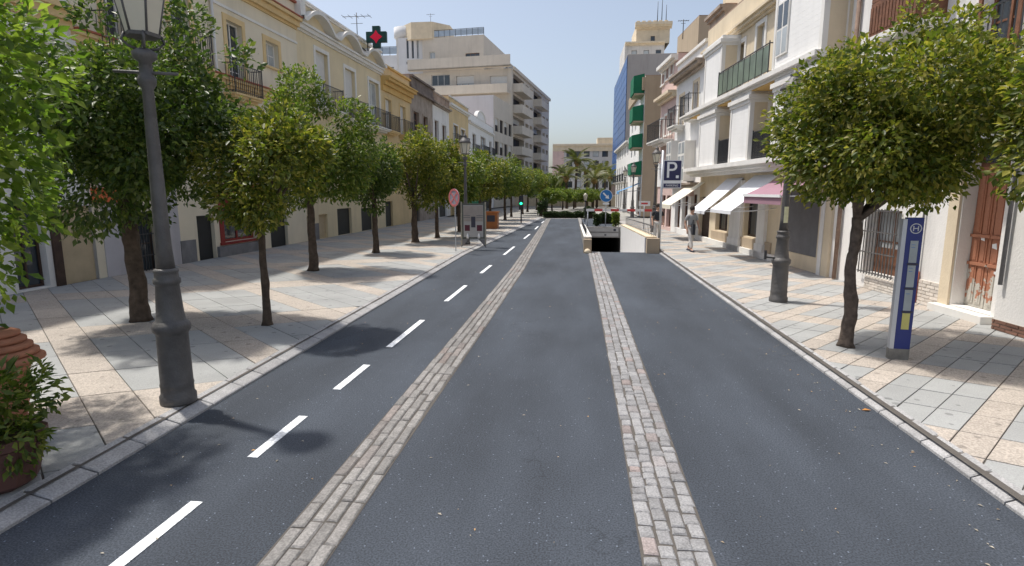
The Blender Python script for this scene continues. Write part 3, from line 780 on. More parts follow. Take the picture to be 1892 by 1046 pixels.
for (xl, xr, yt, yb) in ((873, 879, 248, 284), (888, 897, 254, 285), (904, 908, 262, 288)):
    r = R(xl, xr, yt, yb); b.window(r, M_wood, 2, 2, M_glass, surround=M_trimw); b.balcony(r[0]-.4, r[1]+.4, r[2]-.02, .5, 1.0, M_trimw)
b.opening((uG+2, uH-2, .1, 2.8)); b.part('door', MB().box(uG+2, uH-2, -.2, -.14, .1, 2.8), M_darkdoor, (uG+2, -.2, .1))
b.finish()

# ---- apartment block, turned a little to follow the bend of the street
K = FL.P(uH+.15, .1, 0); ang = rad(7.7)
FA = Fr((K.x, K.y), (math.sin(ang), math.cos(ang)), (math.cos(ang), -math.sin(ang)))
a0 = 0.; a1 = U(FA, 947, 240); hA = V(FA, 912, 176)
b = Bld(FA, 'apartment_building', 'lower wing of the apartment block with blank grey-white gable and strip windows', a0, a1, hA, 14, M_apt)
fl = 3.15
vA = V(FA, 930, 232)
for k in range(4):
    for i in range(4):
        c = a0+(a1-a0)*(.05+.24*i); v0 = vA-1.0-fl*k*1.0
        if v0 < 1: continue
        b.window((c, c+(a1-a0)*.18, v0-.2, v0+1.6), M_woodd, 2, 1, M_dim, blind=(.5, 0, .35, 0)[(i+k) % 4])
gable = MB().box(a0-.06, a0-.005, -13.9, -.05, .1, hA+.05); b.part('gable_render', gable, M_aptw, (a0, 0, .1))
b.finish(roof=M_apt)
a2 = U(FA, 1014, 250); hT = V(FA, 947, 128)
b = Bld(FA, 'apartment_block', 'tall beige apartment block with stacked corner balconies and rooftop stair tower', a1, a2, hT, 22, M_apt, rd=.9)
nfl = int((hT-4)/fl)
L_ = a2-a1; cols = []
st = [(a1+.05*L_*0+.3, a1+L_*.26), (a1+L_*.50, a1+L_*.74)]
for k in range(nfl):
    v0 = hT-fl*(k+1)
    for (c0, c1) in st:
        # projecting balcony: slab and solid parapet in render, dark recess behind
        mb = MB(); pr = 1.5
        mb.box(c0, c1, .003, pr, v0-.12, v0+.08); mb.box(c0, c1, pr-.14, pr, v0+.08, v0+1.12)
        mb.box(c0, c0+.14, .003, pr-.14, v0+.08, v0+1.12); mb.box(c1-.14, c1, .003, pr-.14, v0+.08, v0+1.12)
        b.part('balcony', mb, M_apt, (c0, 0, v0))
        b.window((c0+.15, c1-.15, v0+.1, v0+2.65), M_woodd, 4, 1, M_dim, blind=(0, .0, .3)[k % 3])
    for (c0, c1) in ((a1+L_*.29, a1+L_*.37), (a1+L_*.40, a1+L_*.48), (a1+L_*.78, a1+L_*.86), (a1+L_*.9, a1+L_*.97)):
        b.window((c0, c1, v0+.9, v0+2.5), M_woodd, 2, 1, M_dim, blind=(.0, .4, 0, .6)[(k+int(c0)) % 4], depth=.9)
b.band('cornice', M_apt, a1+L_*.0, a2, hT-.1, [(.5, .35)])
b.part('roof_railing', MB().box(a1+.2, a2-.2, -.6, -.57, hT+.9, hT+.95).box(a1+.2, a2-.2, -.6, -.585, hT+.1, hT+.9, 1), [M_iron, mat('railing_mesh', (.25, .27, .30), .6, .1, 2, 0)], (a1, 0, hT))
b.finish(roof=M_apt)
blk = b
# camera-facing terraces of the block: a frame along its end wall
kp = FA.P(a1, 0, 0)
FE = Fr((kp.x, kp.y), (-FA.w.x, -FA.w.y), (-FA.u.x, -FA.u.y))     # u runs left from the corner, w towards the camera
def epx(x, y, w=0.): return FE.px(x, y, w)
eR = 0.; eL = epx(785, 150)[0]
b = Bld(FE, 'apartment_building', 'stepped end of the apartment block with long terraces facing the camera', 0.02, eL, hT, .47, M_apt, z0=4., rd=.3, w=.5)
def erow(x0, x1, y0, y1, **k):
    r = FE.R(x1, x0, y0, y1, .5); b.window(r, **k)
erow(797, 831, 138, 158, fm=M_signwhite, nx=3, ny=1); erow(843, 876, 140, 158, fm=M_wood, nx=3, ny=1, blind=.8); erow(905, 937, 140, 159, fm=M_signwhite, nx=2, ny=1, blind=.95)
mb = MB(); v = epx(860, 178)[1]
mb.box(.3, eL+1.0, .51, 2.2, v, v+.2); mb.box(.3, eL+1.0, 2.05, 2.2, v+.2, v+1.3)
b.part('terrace', mb, M_apt, (.3, 0, v))
mb = MB(); v = epx(860, 133)[1]; mb.box(.0, eL+2.2, .51, 1.6, v+.3, v+.45); mb.box(.0, eL+2.2, 1.45, 1.6, v+.3, v+1.9)
b.part('terrace', mb, M_apt, (0, 0, v))
b.finish(sides=True, roof=M_apt)
# set-back top storey
vt0 = hT; vt1 = epx(890, 78)[1]
e0 = epx(892, 100)[0]; e1 = epx(778, 100)[0]
b2 = Bld(FE, 'penthouse', 'set-back top storey of the apartment block with glass railing on its roof', e0, e1, vt1+1.2, 16, M_apt, z0=hT+.07, w=-.6)
r = FE.R(794, 804, 96, 112, -.6)
b2.window(FE.R(804, 794, 96, 112, -.6), M_signwhite, 2, 1); b2.window(FE.R(831, 818, 112, 117, -.6), M_woodd, 2, 1); b2.window(FE.R(886, 860, 98, 115, -.6), M_wood, 3, 1)
mb = MB(); T = vt1+1.2
for i in range(12): a = e0+(e1-e0)*i/11; mb.box(a-.03, a+.03, -.7, -.64, T+.06, T+1.1)
mb.box(e0, e1, -.70, -.64, T+1.1, T+1.16); mb.box(e0, e1, -.68, -.66, T+.2, T+1.05, 1)
b2.part('glass_railing', mb, [M_iron, mat('railing_glass', (.35, .42, .50), .15, .1, 2, 0, spec=.8)], (e0, -.6, T))
# sloping roof wedge behind the railing
b2.finish(roof=M_apt)
mb = MB(); pl = 9.
mb.prism([(-.7, hT+.08), (-.7, T-.3), (-16, T-.3), (-24, hT+1.6), (-24, hT+.08)], 0, e0-.1, e0-2.8)
# stepped side storeys descending along the street
b3 = Bld(FA, 'penthouse', 'stepped attic storeys of the apartment block along the street side', a1+2.2, a1+L_*.42, hT+2.3, 7, M_apt, z0=hT+.07, w=-2.0)
for k in range(3): b3.window((a1+3+k*3.4, a1+5.2+k*3.4, hT+.3, hT+1.9), M_woodd, 2, 1)
b3.finish(roof=M_apt)
# rooftop stair tower
tw = Fr((FE.P(epx(832, 60, -3)[0], -3, 0).x, FE.P(0, -3, 0).y), (-1, -.0), (0, -1))
t0, t1 = tw.px(833, 60)[0], tw.px(735, 60)[0]; tt = tw.px(790, 42)[1]; tb = tw.px(790, 130)[1]
b4 = Bld(tw, 'stair_tower', 'rooftop stair tower with three tall slot windows and beige octagonal cap', t0+2.5, t1, tt-2.2, 7, M_aptw, z0=min(tb, hT), w=.0)
for i in range(3):
    r = tw.R(770-i*9.5+4, 770-i*9.5, 72, 108); b4.window(r, M_plinth, 1, 1, M_glass)
    r = tw.R(770-i*9.5+4, 770-i*9.5, 114, 119); b4.window(r, M_plinth, 1, 1, M_glass)
b4.finish(roof=M_apt)
c_ = tw.P((t0+t1)/2+.2, -3.2, 0)
mb = MB(); R0 = (t1-t0)/2+.1
mb.lathe([(R0, tt-2.6), (R0, tt-.1), (R0-.4, tt)], 8, (0, 0), 0, False, rad(22.5))
o = mb.obj('tower_cap', M_tan2, b4.root); o.location = Vector((c_.x, c_.y, 0))-b4.root.location
q = tw.P(tw.px(820, 60)[0], .3, 0)
# side drum to the left
mb = MB(); c2 = tw.P(tw.px(742, 60)[0], -2, 0); zt = tw.px(742, 47)[1]
mb.lathe([(1.5, hT), (1.5, zt-1.6), (1.8, zt-1.5), (1.8, zt)], 16); o = mb.obj('drum', M_aptw, b4.root); o.location = Vector((c2.x, c2.y, 0))-b4.root.location
# far white terraces left of the tower
tl0, tl1 = tw.px(748, 110)[0]-1, tw.px(690, 110)[0]+4
b5 = Bld(tw, 'apartment_building', 'white rear wing of the apartment block left of its stair tower', tl0, tl1, tw.px(720, 100)[1], 9, M_aptw, z0=4., w=-1.2)
for (x0, x1, y0, y1) in ((706, 728, 124, 137), (739, 747, 122, 134)): b5.window(tw.R(x1, x0, y0, y1, -1.2), M_woodd, 2, 1)
mb = MB(); T = tw.px(720, 100)[1]
for i in range(9): a = tl0+(tl1-tl0)*i/8; mb.box(a-.03, a+.03, -1.3, -1.24, T+.06, T+1.4)
mb.box(tl0, tl1, -1.3, -1.24, T+1.4, T+1.46); mb.box(tl0, tl1, -1.28, -1.26, T+.3, T+1.35, 1)
b5.part('glass_railing', mb, [M_iron, MATS['railing_glass']], (tl0, -1.2, T))
b5.finish(roof=M_apt)
def antenna(loc, h, label, group=None):
    mb = MB().tube([(0, 0, 0), (0, 0, h)], .03, 6)
    mb.tube([(-h*.28, 0, h*.93), (h*.28, 0, h*.93)], .02, 5)
    for i in range(5): x = -h*.26+h*.13*i; mb.tube([(x, -h*.12, h*.93), (x, h*.12, h*.93)], .015, 5)
    mb.tube([(-h*.12, 0, h*.8), (h*.12, 0, h*.8)], .015, 5)
    o = mb.obj('tv_antenna', M_iron, None, loc); tag(o, label, 'antenna', group)
antenna(c_+Vector((.5, 0, tt-.05)), tw.px(780, 13)[1]-tt, 'thin television antenna on the apartment stair tower')
e = FL.px(660, 62, -3.); antenna(FL.P(e[0], -3., hC+.05), FL.px(660, 26, -3.)[1]-hC, 'thin television antenna on the wavy-parapet house')
# pharmacy cross on a bracket from the roof edge
pc = FL.px(696, 69, .9); cr = empty('pharmacy_cross', FL.P(pc[0], .9, pc[1]-.65), 'dark green pharmacy cross with dim red centre above the wavy parapet house', 'sign')
s_ = 18.5/1046*(FL.P(pc[0], .9, 0).y)
mb = MB(); k = s_*.36
mb.prism([(-k, -s_), (k, -s_), (k, -k*1.35), (s_, -k*1.35), (s_, k*1.35), (k, k*1.35), (k, s_), (-k, s_), (-k, k*1.35), (-s_, k*1.35), (-s_, -k*1.35), (-k, -k*1.35)], 1, -.12, .12)
mb.obj('cross_body', M_crossg, cr, (0, 0, .65))
mb = MB(); k2 = s_*.2; s2 = s_*.62
mb.prism([(-s2, 0), (-k2, -k2*1.5), (0, -s2), (k2, -k2*1.5), (s2, 0), (k2, k2*1.5), (0, s2), (-k2, k2*1.5)], 1, -.135, -.121); mb.obj('led_panel', M_redlamp, cr, (0, 0, .65))
rl = V(FL, 700, 104)
MB().tube([(-.55, .0, .0-0.2), (-.55, .0, .75), (-.1, 0, .75)], .035, 6).obj('bracket', M_iron, cr)
MB().tube([(-.9, .0, hC-pc[1]+.3), (-.55, 0, -.2)], .035, 6).obj('bracket', M_iron, cr)

# ------------------------------------------------------------------ right side buildings
G = FR_; R = G.R; w7 = .7
# brick base house nearest on the right (projects a little)
u0 = -12.; u1 = U(G, 1848, 500, .25)
b = Bld(G, 'town_house', 'white plastered house with dark red brick base at the right edge', u0, u1, 9.5, 8, M_whiteold, w=.25)
r = R(1813, 1880, -60, 150, .25); r = (r[0], r[1], 4.55, 7.3); b.window(r, M_wood, 2, 3, M_glass, surround=M_wood, sw=.08)
b.window((-4.2, -3.1, 4.55, 7.3), M_wood, 2, 3, M_glass)
b.window((-4.4, -3.0, 1.3, 3.0), M_wood, 2, 2, M_glass, grille=M_iron)
zb = V(G, 1870, 598, .25)
def bricks(b, u0, u1, v0, v1, w, m, L=.25, H=.07, cap=160, side=False, d=.03, joint=M_mortar):
    """running bond of single bricks over a mortar bed"""
    b.part('brick_bed', MB().box(u0, u1, w+.001, w+d*.55, v0, v1), joint, (u0, w, v0))
    me = {}; n = 0; rows = max(1, int(round((v1-v0)/H))); H = (v1-v0)/rows; rest = MB()
    for q in range(rows):
        a = u0-(L/2 if q % 2 else 0)
        while a < u1-.01:
            x0, x1 = max(a, u0), min(a+L, u1); a += L
            if x1-x0 < .04: continue
            l = round(x1-x0, 3); dw = RND.uniform(-.003, .004)
            if n < cap:
                if l not in me:
                    g = .005; e = .004
                    mb = MB(); mb.box(g, l-g, 0, d-e, g, H-g); mb.add([(g+e, d, g+e), (l-g-e, d, g+e), (l-g-e, d, H-g-e), (g+e, d, H-g-e)], [(0, 1, 2, 3)])
                    me[l] = mb.mesh('brick', m, b.fr.lin, b.fr.flip)
                o = inst(me[l], 'brick', b.root, b.fr.P(x0, w+dw, v0+q*H)-b.root.location); n += 1
            else: rest.box(x0+.005, x1-.005, w, w+d+dw, v0+q*H+.005, v0+(q+1)*H-.005)
    if rest.v: o = b.part('brick_run', rest, m, (u0, w, v0)); tag(o, kind='stuff')
bricks(b, -4.5, u1, .1, zb, .25, M_brick)
# end return of the brick base
bal = b.balcony(-3.6, U(G, 1762, 100, .25), 4.5, .75, .95, M_white, M_iron, step=.13, th=.12)
x = U(G, 1861, 480, .25)
b.part('drainpipe', MB().tube([(x, .31, .9), (x, .31, 6)], .035, 8), M_plinth, (x, .25, .9))
b.finish()
# white house with brown door
uR2 = U(G, 1548, 330)
b = Bld(G, 'town_house', 'old white house with peeling brown double door and wooden enclosed balcony', u1, uR2, 9.2, 8, M_whiteold, rd=.35)
r = R(1783, 1852, 262, 572); r = (max(r[0], u1+.05), r[1]+.12, .26, r[3]); b.opening(r)
du0, du1, dv0, dv1 = r
dm = MB(); 
for k in range(2):
    a = du0+(du1-du0)*k/2+.01; c = du0+(du1-du0)*(k+1)/2-.01
    dm.box(a, c, -.30, -.25, dv0+.01, dv1-.45)
o = b.part('door', dm, M_peel, (du0, -.25, dv0)); 
fr = b.fr; pvd = (du0, -.25, dv0); L = lambda a, b_, c: fr.lin(a-pvd[0], b_-pvd[1], c-pvd[2])
hh = dv1-.45-dv0
for k in range(2):
    a = du0+(du1-du0)*k/2+.01; c = du0+(du1-du0)*(k+1)/2-.01; W_ = c-a
    for z0_, z1_ in ((.03, .30), (.33, .50), (.53, .97)):
        for q in range(2):
            p0 = a+.05+(W_-.1)*q/2+.02; p1 = a+.05+(W_-.1)*(q+1)/2-.02
            mb = MB(); mb.box(p0, p1, -.25, -.232, dv0+hh*z0_, dv0+hh*z1_); mb.box(p0+.035, p1-.035, -.232, -.222, dv0+hh*z0_+.035, dv0+hh*z1_-.035)
            inst(mb.mesh('panel', M_peel, L, fr.flip), 'panel', o)
    for z in (.315, .515): inst(MB().box(a, c, -.25, -.205, dv0+hh*z-.03, dv0+hh*z+.03).mesh('rail', M_peel, L, fr.flip), 'rail', o)
for (ux, z, s_) in ((.32, 1.55, .05), (.62, 1.42, .06), (.72, .95, .04)):
    a = du0+(du1-du0)*(1-ux); inst(MB().add([(a-s_, -.22, z), (a+s_*.9, -.22, z+.02), (a+s_, -.215, z+s_*1.5), (a-s_*.6, -.215, z+s_*1.9)], [(0, 1, 2, 3)]) or None, 'paper', o) if False else None
    mb = MB(); mb.add([(a-s_, -.219, z), (a+s_*.9, -.219, z+.02), (a+s_, -.216, z+s_*1.5), (a-s_*.6, -.216, z+s_*1.9)], [(0, 1, 2, 3)]); inst(mb.mesh('torn_paper', M_signwhite, L, fr.flip), 'torn_paper', o)
b.part('transom_window', MB().box(du0, du1, -.3, -.25, dv1-.45, dv1).box(du0+.1, du1-.1, -.25, -.245, dv1-.38, dv1-.08, 1), [M_wood, M_glass], (du0, -.3, dv1-.45))
b.part('door_step', MB().box(du0-.1, du1+.3, .003, .24, .1, .24).box(du0, du1, -.34, .0, .1, .25), M_trimw, (du0, 0, .1))
b.part('pilaster', MB().box(du1+.03, du1+.30, .002, .05, .1, 4.2), M_tan2, (du1, 0, .1))
bricks(b, du1+.32, U(G, 1672, 540), .1, .62, 0., M_brickp, cap=120, joint=M_brickp)
bricks(b, U(G, 1668, 540), U(G, 1598, 520), .1, .42, 0., M_brickp, cap=120, joint=M_brickp)
gw = R(1597, 1660, 388, 532); gw = (gw[0], gw[1], .5, gw[3]); b.window(gw, M_wood, 2, 2, M_glass, grille=MATS['dark_iron'], rd=None) if False else b.window(gw, M_wood, 2, 2, M_glass, grille=M_ironb)
bp = b.part('lower_panel', MB().box(gw[0]+.05, gw[1]-.05, -.30, -.22, gw[2], gw[2]+.62), M_wood, (gw[0], -.3, gw[2]))
# thin pipe with a rusty lower guard
x = U(G, 1703, 470)
b.part('drainpipe', MB().tube([(x, .05, .75), (x, .05, 4.4)], .02, 8).tube([(x, .05, .12), (x, .05, .78)], .045, 8, 1), [M_plinth, M_redline], (x, 0, .1))
x = U(G, 1553, 440)
b.part('drainpipe', MB().tube([(x, .08, .12), (x, .08, 8.8)], .055, 8), mat('rusty_pipe', (.25, .17, .13), .8, .3, 6, .3), (x, 0, .1))
# wooden enclosed balcony (mirador)
m0, m1 = U(G, 1690, 60, .6), U(G, 1606, 60, .6); vm = V(G, 1670, 44, .6)
mb = MB(); mb.box(m0, m1, .003, .6, vm, vm+.75); o = b.part('enclosed_balcony', mb, M_wood, (m0, 0, vm))
pv = (m0, 0, vm); L2 = lambda a, b_, c: fr.lin(a-pv[0], b_-pv[1], c-pv[2])
n = 7
for i in range(n):
    a, c = m0+(m1-m0)*i/n, m0+(m1-m0)*(i+1)/n
    mb = MB(); mb.box(a, a+.06, .5, .6, vm+.76, vm+2.4); mb.box(c-.06, c, .5, .6, vm+.76, vm+2.4); mb.box(a+.06, c-.06, .5, .6, vm+2.3, vm+2.4); mb.box(a+.06, c-.06, .5, .6, vm+.76, vm+.84)
    mb.box(a+.06, c-.06, .52, .57, vm+1.5, vm+1.55); inst(mb.mesh('window_frame', M_wood, L2, fr.flip), 'window_frame', o)
    inst(MB().box(a+.06, c-.06, .53, .545, vm+.84, vm+2.3).mesh('pane', mat('pale_pane', (.30, .40, .38), .15, .15, 1, 0, spec=.8), L2, fr.flip), 'pane', o)
for i in range(n*2):
    a, c = m0+(m1-m0)*(i+.12)/(2*n), m0+(m1-m0)*(i+.88)/(2*n)
    inst(MB().box(a, c, .6, .618, vm+.1, vm+.66).mesh('panel', M_wood, L2, fr.flip), 'panel', o)
inst(MB().box(m0-.05, m1+.05, .0, .68, vm-.14, vm-.002).mesh('sill', M_trimw, L2, fr.flip), 'sill', o); inst(MB().box(m0, m1, .003, .42, vm-.3, vm-.142).mesh('corbel', M_trimw, L2, fr.flip), 'corbel', o)
inst(MB().box(m0-.1, m1+.1, .003, .85, vm+2.41, vm+2.55).mesh('hood', M_trimw, L2, fr.flip), 'hood', o)
x = U(G, 1712, 60, .3)
b.part('shutter', MB().box(x, x+.34, .02, .07, V(G, 1705, 96, .3), 8.4).box(x+.1, x+.16, .07, .30, V(G, 1705, 96, .3), 8.4), M_woodd, (x, 0, 5))
e0_, e1_ = U(G, 1650, 20, .5), U(G, 1584, 20, .5)
b.band('cornice', M_trimw, u1, uR2, 8.6, [(.15, .15), (.2, .35), (.25, .5)])
b.finish()

# white house with projecting bays
uR3 = U(G, 1294, 340)
b = Bld(G, 'town_house', 'three-storey white house with projecting white bays, shop awnings and green glazed balcony', uR2, uR3, 9.9, 9, M_tan2)
big = b
vL1 = V(G, 1400, 300, .8)       # ledge over the shops
vL2 = V(G, 1390, 153, .8)       # second floor balcony level
vT = V(G, 1340, 62, .7)
bays = [(U(G, 1322, 260, w7), U(G, 1292, 260, w7)), (U(G, 1385, 230, w7), U(G, 1350, 230, w7)), (uR2+.05, U(G, 1428, 220, w7))]
def bay(c0, c1, v0, v1, mats=(M_white,)):
    mb = MB(); mb.box(c0, c1, .002, w7, v0, v1)
    o = b.part('bay', mb, M_white, (c0, 0, v0)); pv = (c0, 0, v0); L = lambda a, b_, c: G.lin(a-pv[0], b_-pv[1], c-pv[2])
    inst(MB().box(c0-.012, c0-.001, .05, w7-.13, v0, v1-.3).mesh('bay_side', M_tan2, L, G.flip), 'bay_side', o)
    # vertical casing strips on the street face and corner posts
    for bx in ((c0, c0+.14, w7, w7+.03), (c1-.14, c1, w7, w7+.03), (c0-.03, c0-.001, w7-.12, w7+.03), (c0-.03, c0-.001, .0, .12)):
        inst(MB().box(*bx, v0, v1).mesh('casing', M_trimw, L, G.flip), 'casing', o)
    # roller blind filling the face
    mb = MB(); n = int((v1-v0)/.16)
    for q in range(n): z = v0+(v1-v0)*q/n; mb.box(c0+.15, c1-.15, w7, w7+.006, z+.0025, z+(v1-v0)/n)
    inst(mb.mesh('blind', M_white, L, G.flip), 'blind', o)
    mb = MB(); mb.box(c0-.1, c1+.1, .0, w7+.12, v1-.28, v1-.14); mb.box(c0-.05, c1+.05, .0, w7+.06, v1-.40, v1-.28)
    inst(mb.mesh('bay_cornice', M_trimw, L, G.flip), 'bay_cornice', o)
    return o
for c0, c1 in bays: bay(c0, c1, vL1+.12, vL2-.2)
for (c0, c1) in ((bays[0][1], bays[1][0]), ): pass
gaps = [(bays[0][0], bays[1][1]), (bays[1][0], bays[2][1])]
gaps = [(min(a), max(a)) for a in gaps]
for g0, g1 in gaps:
    g0, g1 = g0+.0, g1
    b.window((g0+.25, g1-.25, vL1+.2, vL2-.75), M_trimw, 2, 3, M_glass)
    b.balcony(g0+.03, g1-.03, vL1+.14, .62, .95, M_trimw, M_iron, step=.06, th=.06)
# ledges
b.band('ledge', M_trimw, uR2, uR3, vL1-.28, [(.12, .55), (.12, .72), (.16, .88)])
b.band('ledge', M_trimw, uR2, uR3, vL2-.2, [(.10, .75), (.14, .9)])
b.part('soffit', MB().box(uR2+.1, uR3-.1, .01, .7, vL2-.235, vL2-.205), M_ochre, (uR2, 0, vL2))
# second floor
s0, s1 = bays[2][0], U(G, 1432, 60, w7); A0, A1 = U(G, 1333, 130, w7), U(G, 1303, 130, w7)
o = bay(A0, A1, vL2+.05, vT); o = bay(s0, s1, vL2+.05, 9.6)
r = R(1439, 1459, 4, 100, w7)
pv = (s0, 0, vL2+.05); L = lambda a, b_, c: G.lin(a-pv[0], b_-pv[1], c-pv[2])
mb = MB(); mb.box(r[0], r[1], w7+.012, w7+.06, r[2], r[3])
inst(mb.mesh('window_frame', M_trimw, L, G.flip), 'window_frame', o)
for k in range(2):
    a = r[0]+(r[1]-r[0])*k/2+.04; c = r[0]+(r[1]-r[0])*(k+1)/2-.04; mh = (r[2]+r[3])/2
    inst(MB().box(a, c, w7+.06, w7+.065, mh+.03, r[3]-.05).mesh('pane', M_glass, L, G.flip), 'pane', o)
    inst(MB().box(a, c, w7+.06, w7+.065, r[2]+.05, mh-.03).mesh('pane', mat('curtained_pane', (.50, .55, .58), .15, .1, 1, 0, spec=.8), L, G.flip), 'pane', o)
ug0, ug1 = s1, A0
for (xl, xr, yt, yb) in ((1402, 1412, 45, 128), (1367, 1375, 80, 150)):
    rr = R(xl, xr, yt, yb); b.window((rr[0], rr[1]+.2, vL2+.05, rr[3]), M_trimw, 1, 2, M_glass, surround=M_trimw, sw=.16, blind=.45)
b.balcony(ug0+.03, ug1-.03, vL2+.05, .85, .95, M_trimw, M_iron, step=.5, th=.06, glass=mat('green_glazing', (.13, .17, .12), .3, .4, 1.5, 0, spec=.7))
vc = V(G, 1400, 30, .2)
b.band('cornice', M_tan2, s1, uR3, 8.65, [(.1, .10), (.12, .22), (.10, .32)])
b.band('pilaster', M_tan2, uR2, uR2+.35, .1, [(9.6, .08)])
# shop level: dark shop windows between stone pilasters
r = R(1461, 1512, 352, 488); r = (r[0], r[1]+.3, .55, r[3]); b.window(r, M_shutg, 1, 1, M_glass, blind=.999, name='roller_shutter', t=.05, depth=.12)
r = R(1383, 1404, 384, 448); b.window((r[0]-.1, r[1]+.5, .75, 2.15), M_woodd, 2, 1, M_glass, name='shop_window')
r = R(1324, 1342, 400, 434); b.window((r[0]-.1, r[1]+.2, .75, 2.05), M_woodd, 2, 1, M_glass, name='shop_window')
r = R(1297, 1304, 400, 440); b.opening((r[0]-.5, r[1]+.5, .1, 2.2)); b.part('door', MB().box(r[0]-.5, r[1]+.5, -.2, -.15, .1, 2.2), M_woodd, (r[0], -.2, .1))
for (xl, xr) in ((1352, 1372), (1404, 1418)):
    rr = R(xl, xr, 400, 430); b.part('pilaster', MB().box(rr[0], rr[1], .002, .12, .6, 2.9).box(rr[0]-.04, rr[1]+.04, .002, .16, .1, .6), M_whiteold, (rr[0], 0, .1))
b.band('plinth', M_tan, U(G, 1425, 460), U(G, 1315, 450), .32, [(.38, .06)])
b.band('plinth', M_trimw, U(G, 1455, 480), uR3-.1, .1, [(.22, .16)])
b.band('shop_wall_panel', M_whiteold, uR2+.36, U(G, 1519, 440), .1, [(2.7, .10)])
# awnings
def aw(x0, x1, yb, yt, m, proj, val, **k):
    c0, c1 = U(G, x1, yb, proj), U(G, x0, yb, proj); vb = V(G, (x0+x1)/2, yb, proj)
    awning(b, c0, c1, yt, vb, proj, m, val=val)
aw(1314, 1352, 388, 3.05, M_awnw, 1.55, .12); aw(1278, 1303, 389, 3.0, M_awnw, 1.45, .12)
aw(1377, 1446, 361, 3.08, M_awnp, 1.35, .26)
u_ = U(G, 1377, 361, 1.35); u2_ = U(G, 1446, 361, 1.35); vv = V(G, 1411, 361, 1.35)
b.part('awning_bar', MB().box(u2_, u_, 1.39, 1.43, vv-.05, vv+.03), M_signwhite, (u2_, 1.39, vv))
b.finish()
# attic storey set back above
b = Bld(G, 'attic_house', 'pale stone attic storey rising behind the white bay house', s1+.5, U(G, 1342, 20, -2.0), 14.5, 8, M_tan2, z0=9.95, w=-1.8)
for k in range(3): b.window((s1+1.3+k*2.3, s1+2.4+k*2.3, 10.6, 12.6), M_trimw, 2, 2)
b.finish()
# white house with two small balconies and an ochre-edged cornice
b = G; uR4 = U(G, 1243, 330); h = V(G, 1268, 108)
b = Bld(G, 'town_house', 'narrow white house with small iron balconies and glazed lower bays', uR3, uR4, h, 9, M_white)
v = V(G, 1270, 145); b.band('cornice', M_stoneb, uR3, uR4, v, [(.12, .2), (.14, .45), (.08, .55)])
b.band('parapet_cap', M_trimw, uR3, uR4, h-.05, [(.15, .12)])
for (xl, xr, yt, yb) in ((1283, 1290, 152, 212), (1257, 1263, 178, 232)):
    r = R(xl, xr, yt, yb); r = (r[0], r[1]+.15, r[2], r[3]); b.window(r, M_wood, 1, 3, M_glass, surround=M_tan2); b.balcony(r[0]-.4, r[1]+.4, r[2]-.02, .6, 1.0, M_trimw)
for (xl, xr) in ((1271, 1284), (1248, 1257)):
    r = R(xl, xr, 262, 335); 
    mb = MB(); mb.box(r[0], r[1], .003, .55, r[2], r[3]); o = b.part('glazed_bay', mb, M_trimw, (r[0], 0, r[2]))
    pv = (r[0], 0, r[2]); L = lambda a, b_, c: G.lin(a-pv[0], b_-pv[1], c-pv[2])
    for i in range(2):
        for j in range(3):
            a = r[0]+(r[1]-r[0])*i/2; c = a+(r[1]-r[0])/2; z = r[2]+(r[3]-r[2])*j/3; z1_ = z+(r[3]-r[2])/3
            inst(MB().box(a+.07, c-.07, .55, .556, z+.06, z1_-.06).mesh('pane', MATS['curtained_pane'], L, G.flip), 'pane', o)
b.band('ledge', M_stoneb, uR3, uR4, V(G, 1268, 345), [(.1, .3), (.1, .5)])
for (x0, x1) in ((1278, 1286), (1262, 1270), (1249, 1256)):
    r = R(x0, x1, 375, 432); b.window((r[0], r[1]+.3, .4, 2.3), M_wood, 2, 1, M_glass, name='shop_window')
r = R(1262, 1282, 353, 366); b.band('shop_sign', M_pink, r[0], r[1], r[2]+.1, [(.45, .18)])
b.finish()
# pink house
uR5 = U(G, 1216, 330); h = V(G, 1232, 118)
b = Bld(G, 'town_house', 'pink and white house with long first-floor balcony and cream shop awning', uR4, uR5, h, 9, M_pink)
b.band('cornice', M_trimw, uR4, uR5, h-.35, [(.12, .2), (.2, .4)]); b.band('cornice', M_tan2, uR4, uR5, V(G, 1230, 190), [(.2, .25), (.15, .5)])
for (xl, xr, yt, yb) in ((1240, 1244, 115, 138), (1232, 1236, 125, 146), (1224, 1228, 138, 156), (1238, 1243, 208, 246), (1229, 1233, 214, 250), (1221, 1225, 222, 255)):
    r = R(xl, xr, yt, yb); b.window((r[0], r[1]+.1, r[2], r[3]), M_trimw, 2, 2, M_glass, surround=M_trimw)
v = V(G, 1228, 262); b.balcony(uR4+.2, uR5-.2, v, .9, 1.1, M_trimw)
b.band('wall_panel', M_white, uR4, uR5, V(G, 1228, 345), [(V(G, 1228, 300)-V(G, 1228, 345), .05)])
for (x0, x1) in ((1233, 1239), (1222, 1228)):
    r = R(x0, x1, 375, 432); b.window((r[0], r[1]+.3, .3, 2.2), M_wood, 2, 1, M_glass, name='shop_window')
c0, c1 = U(G, 1240, 378, 1.6), U(G, 1219, 378, 1.6); awning(b, c0, c1, 2.9, V(G, 1230, 378, 1.6), 1.6, M_awnc, val=.2)
b.finish()
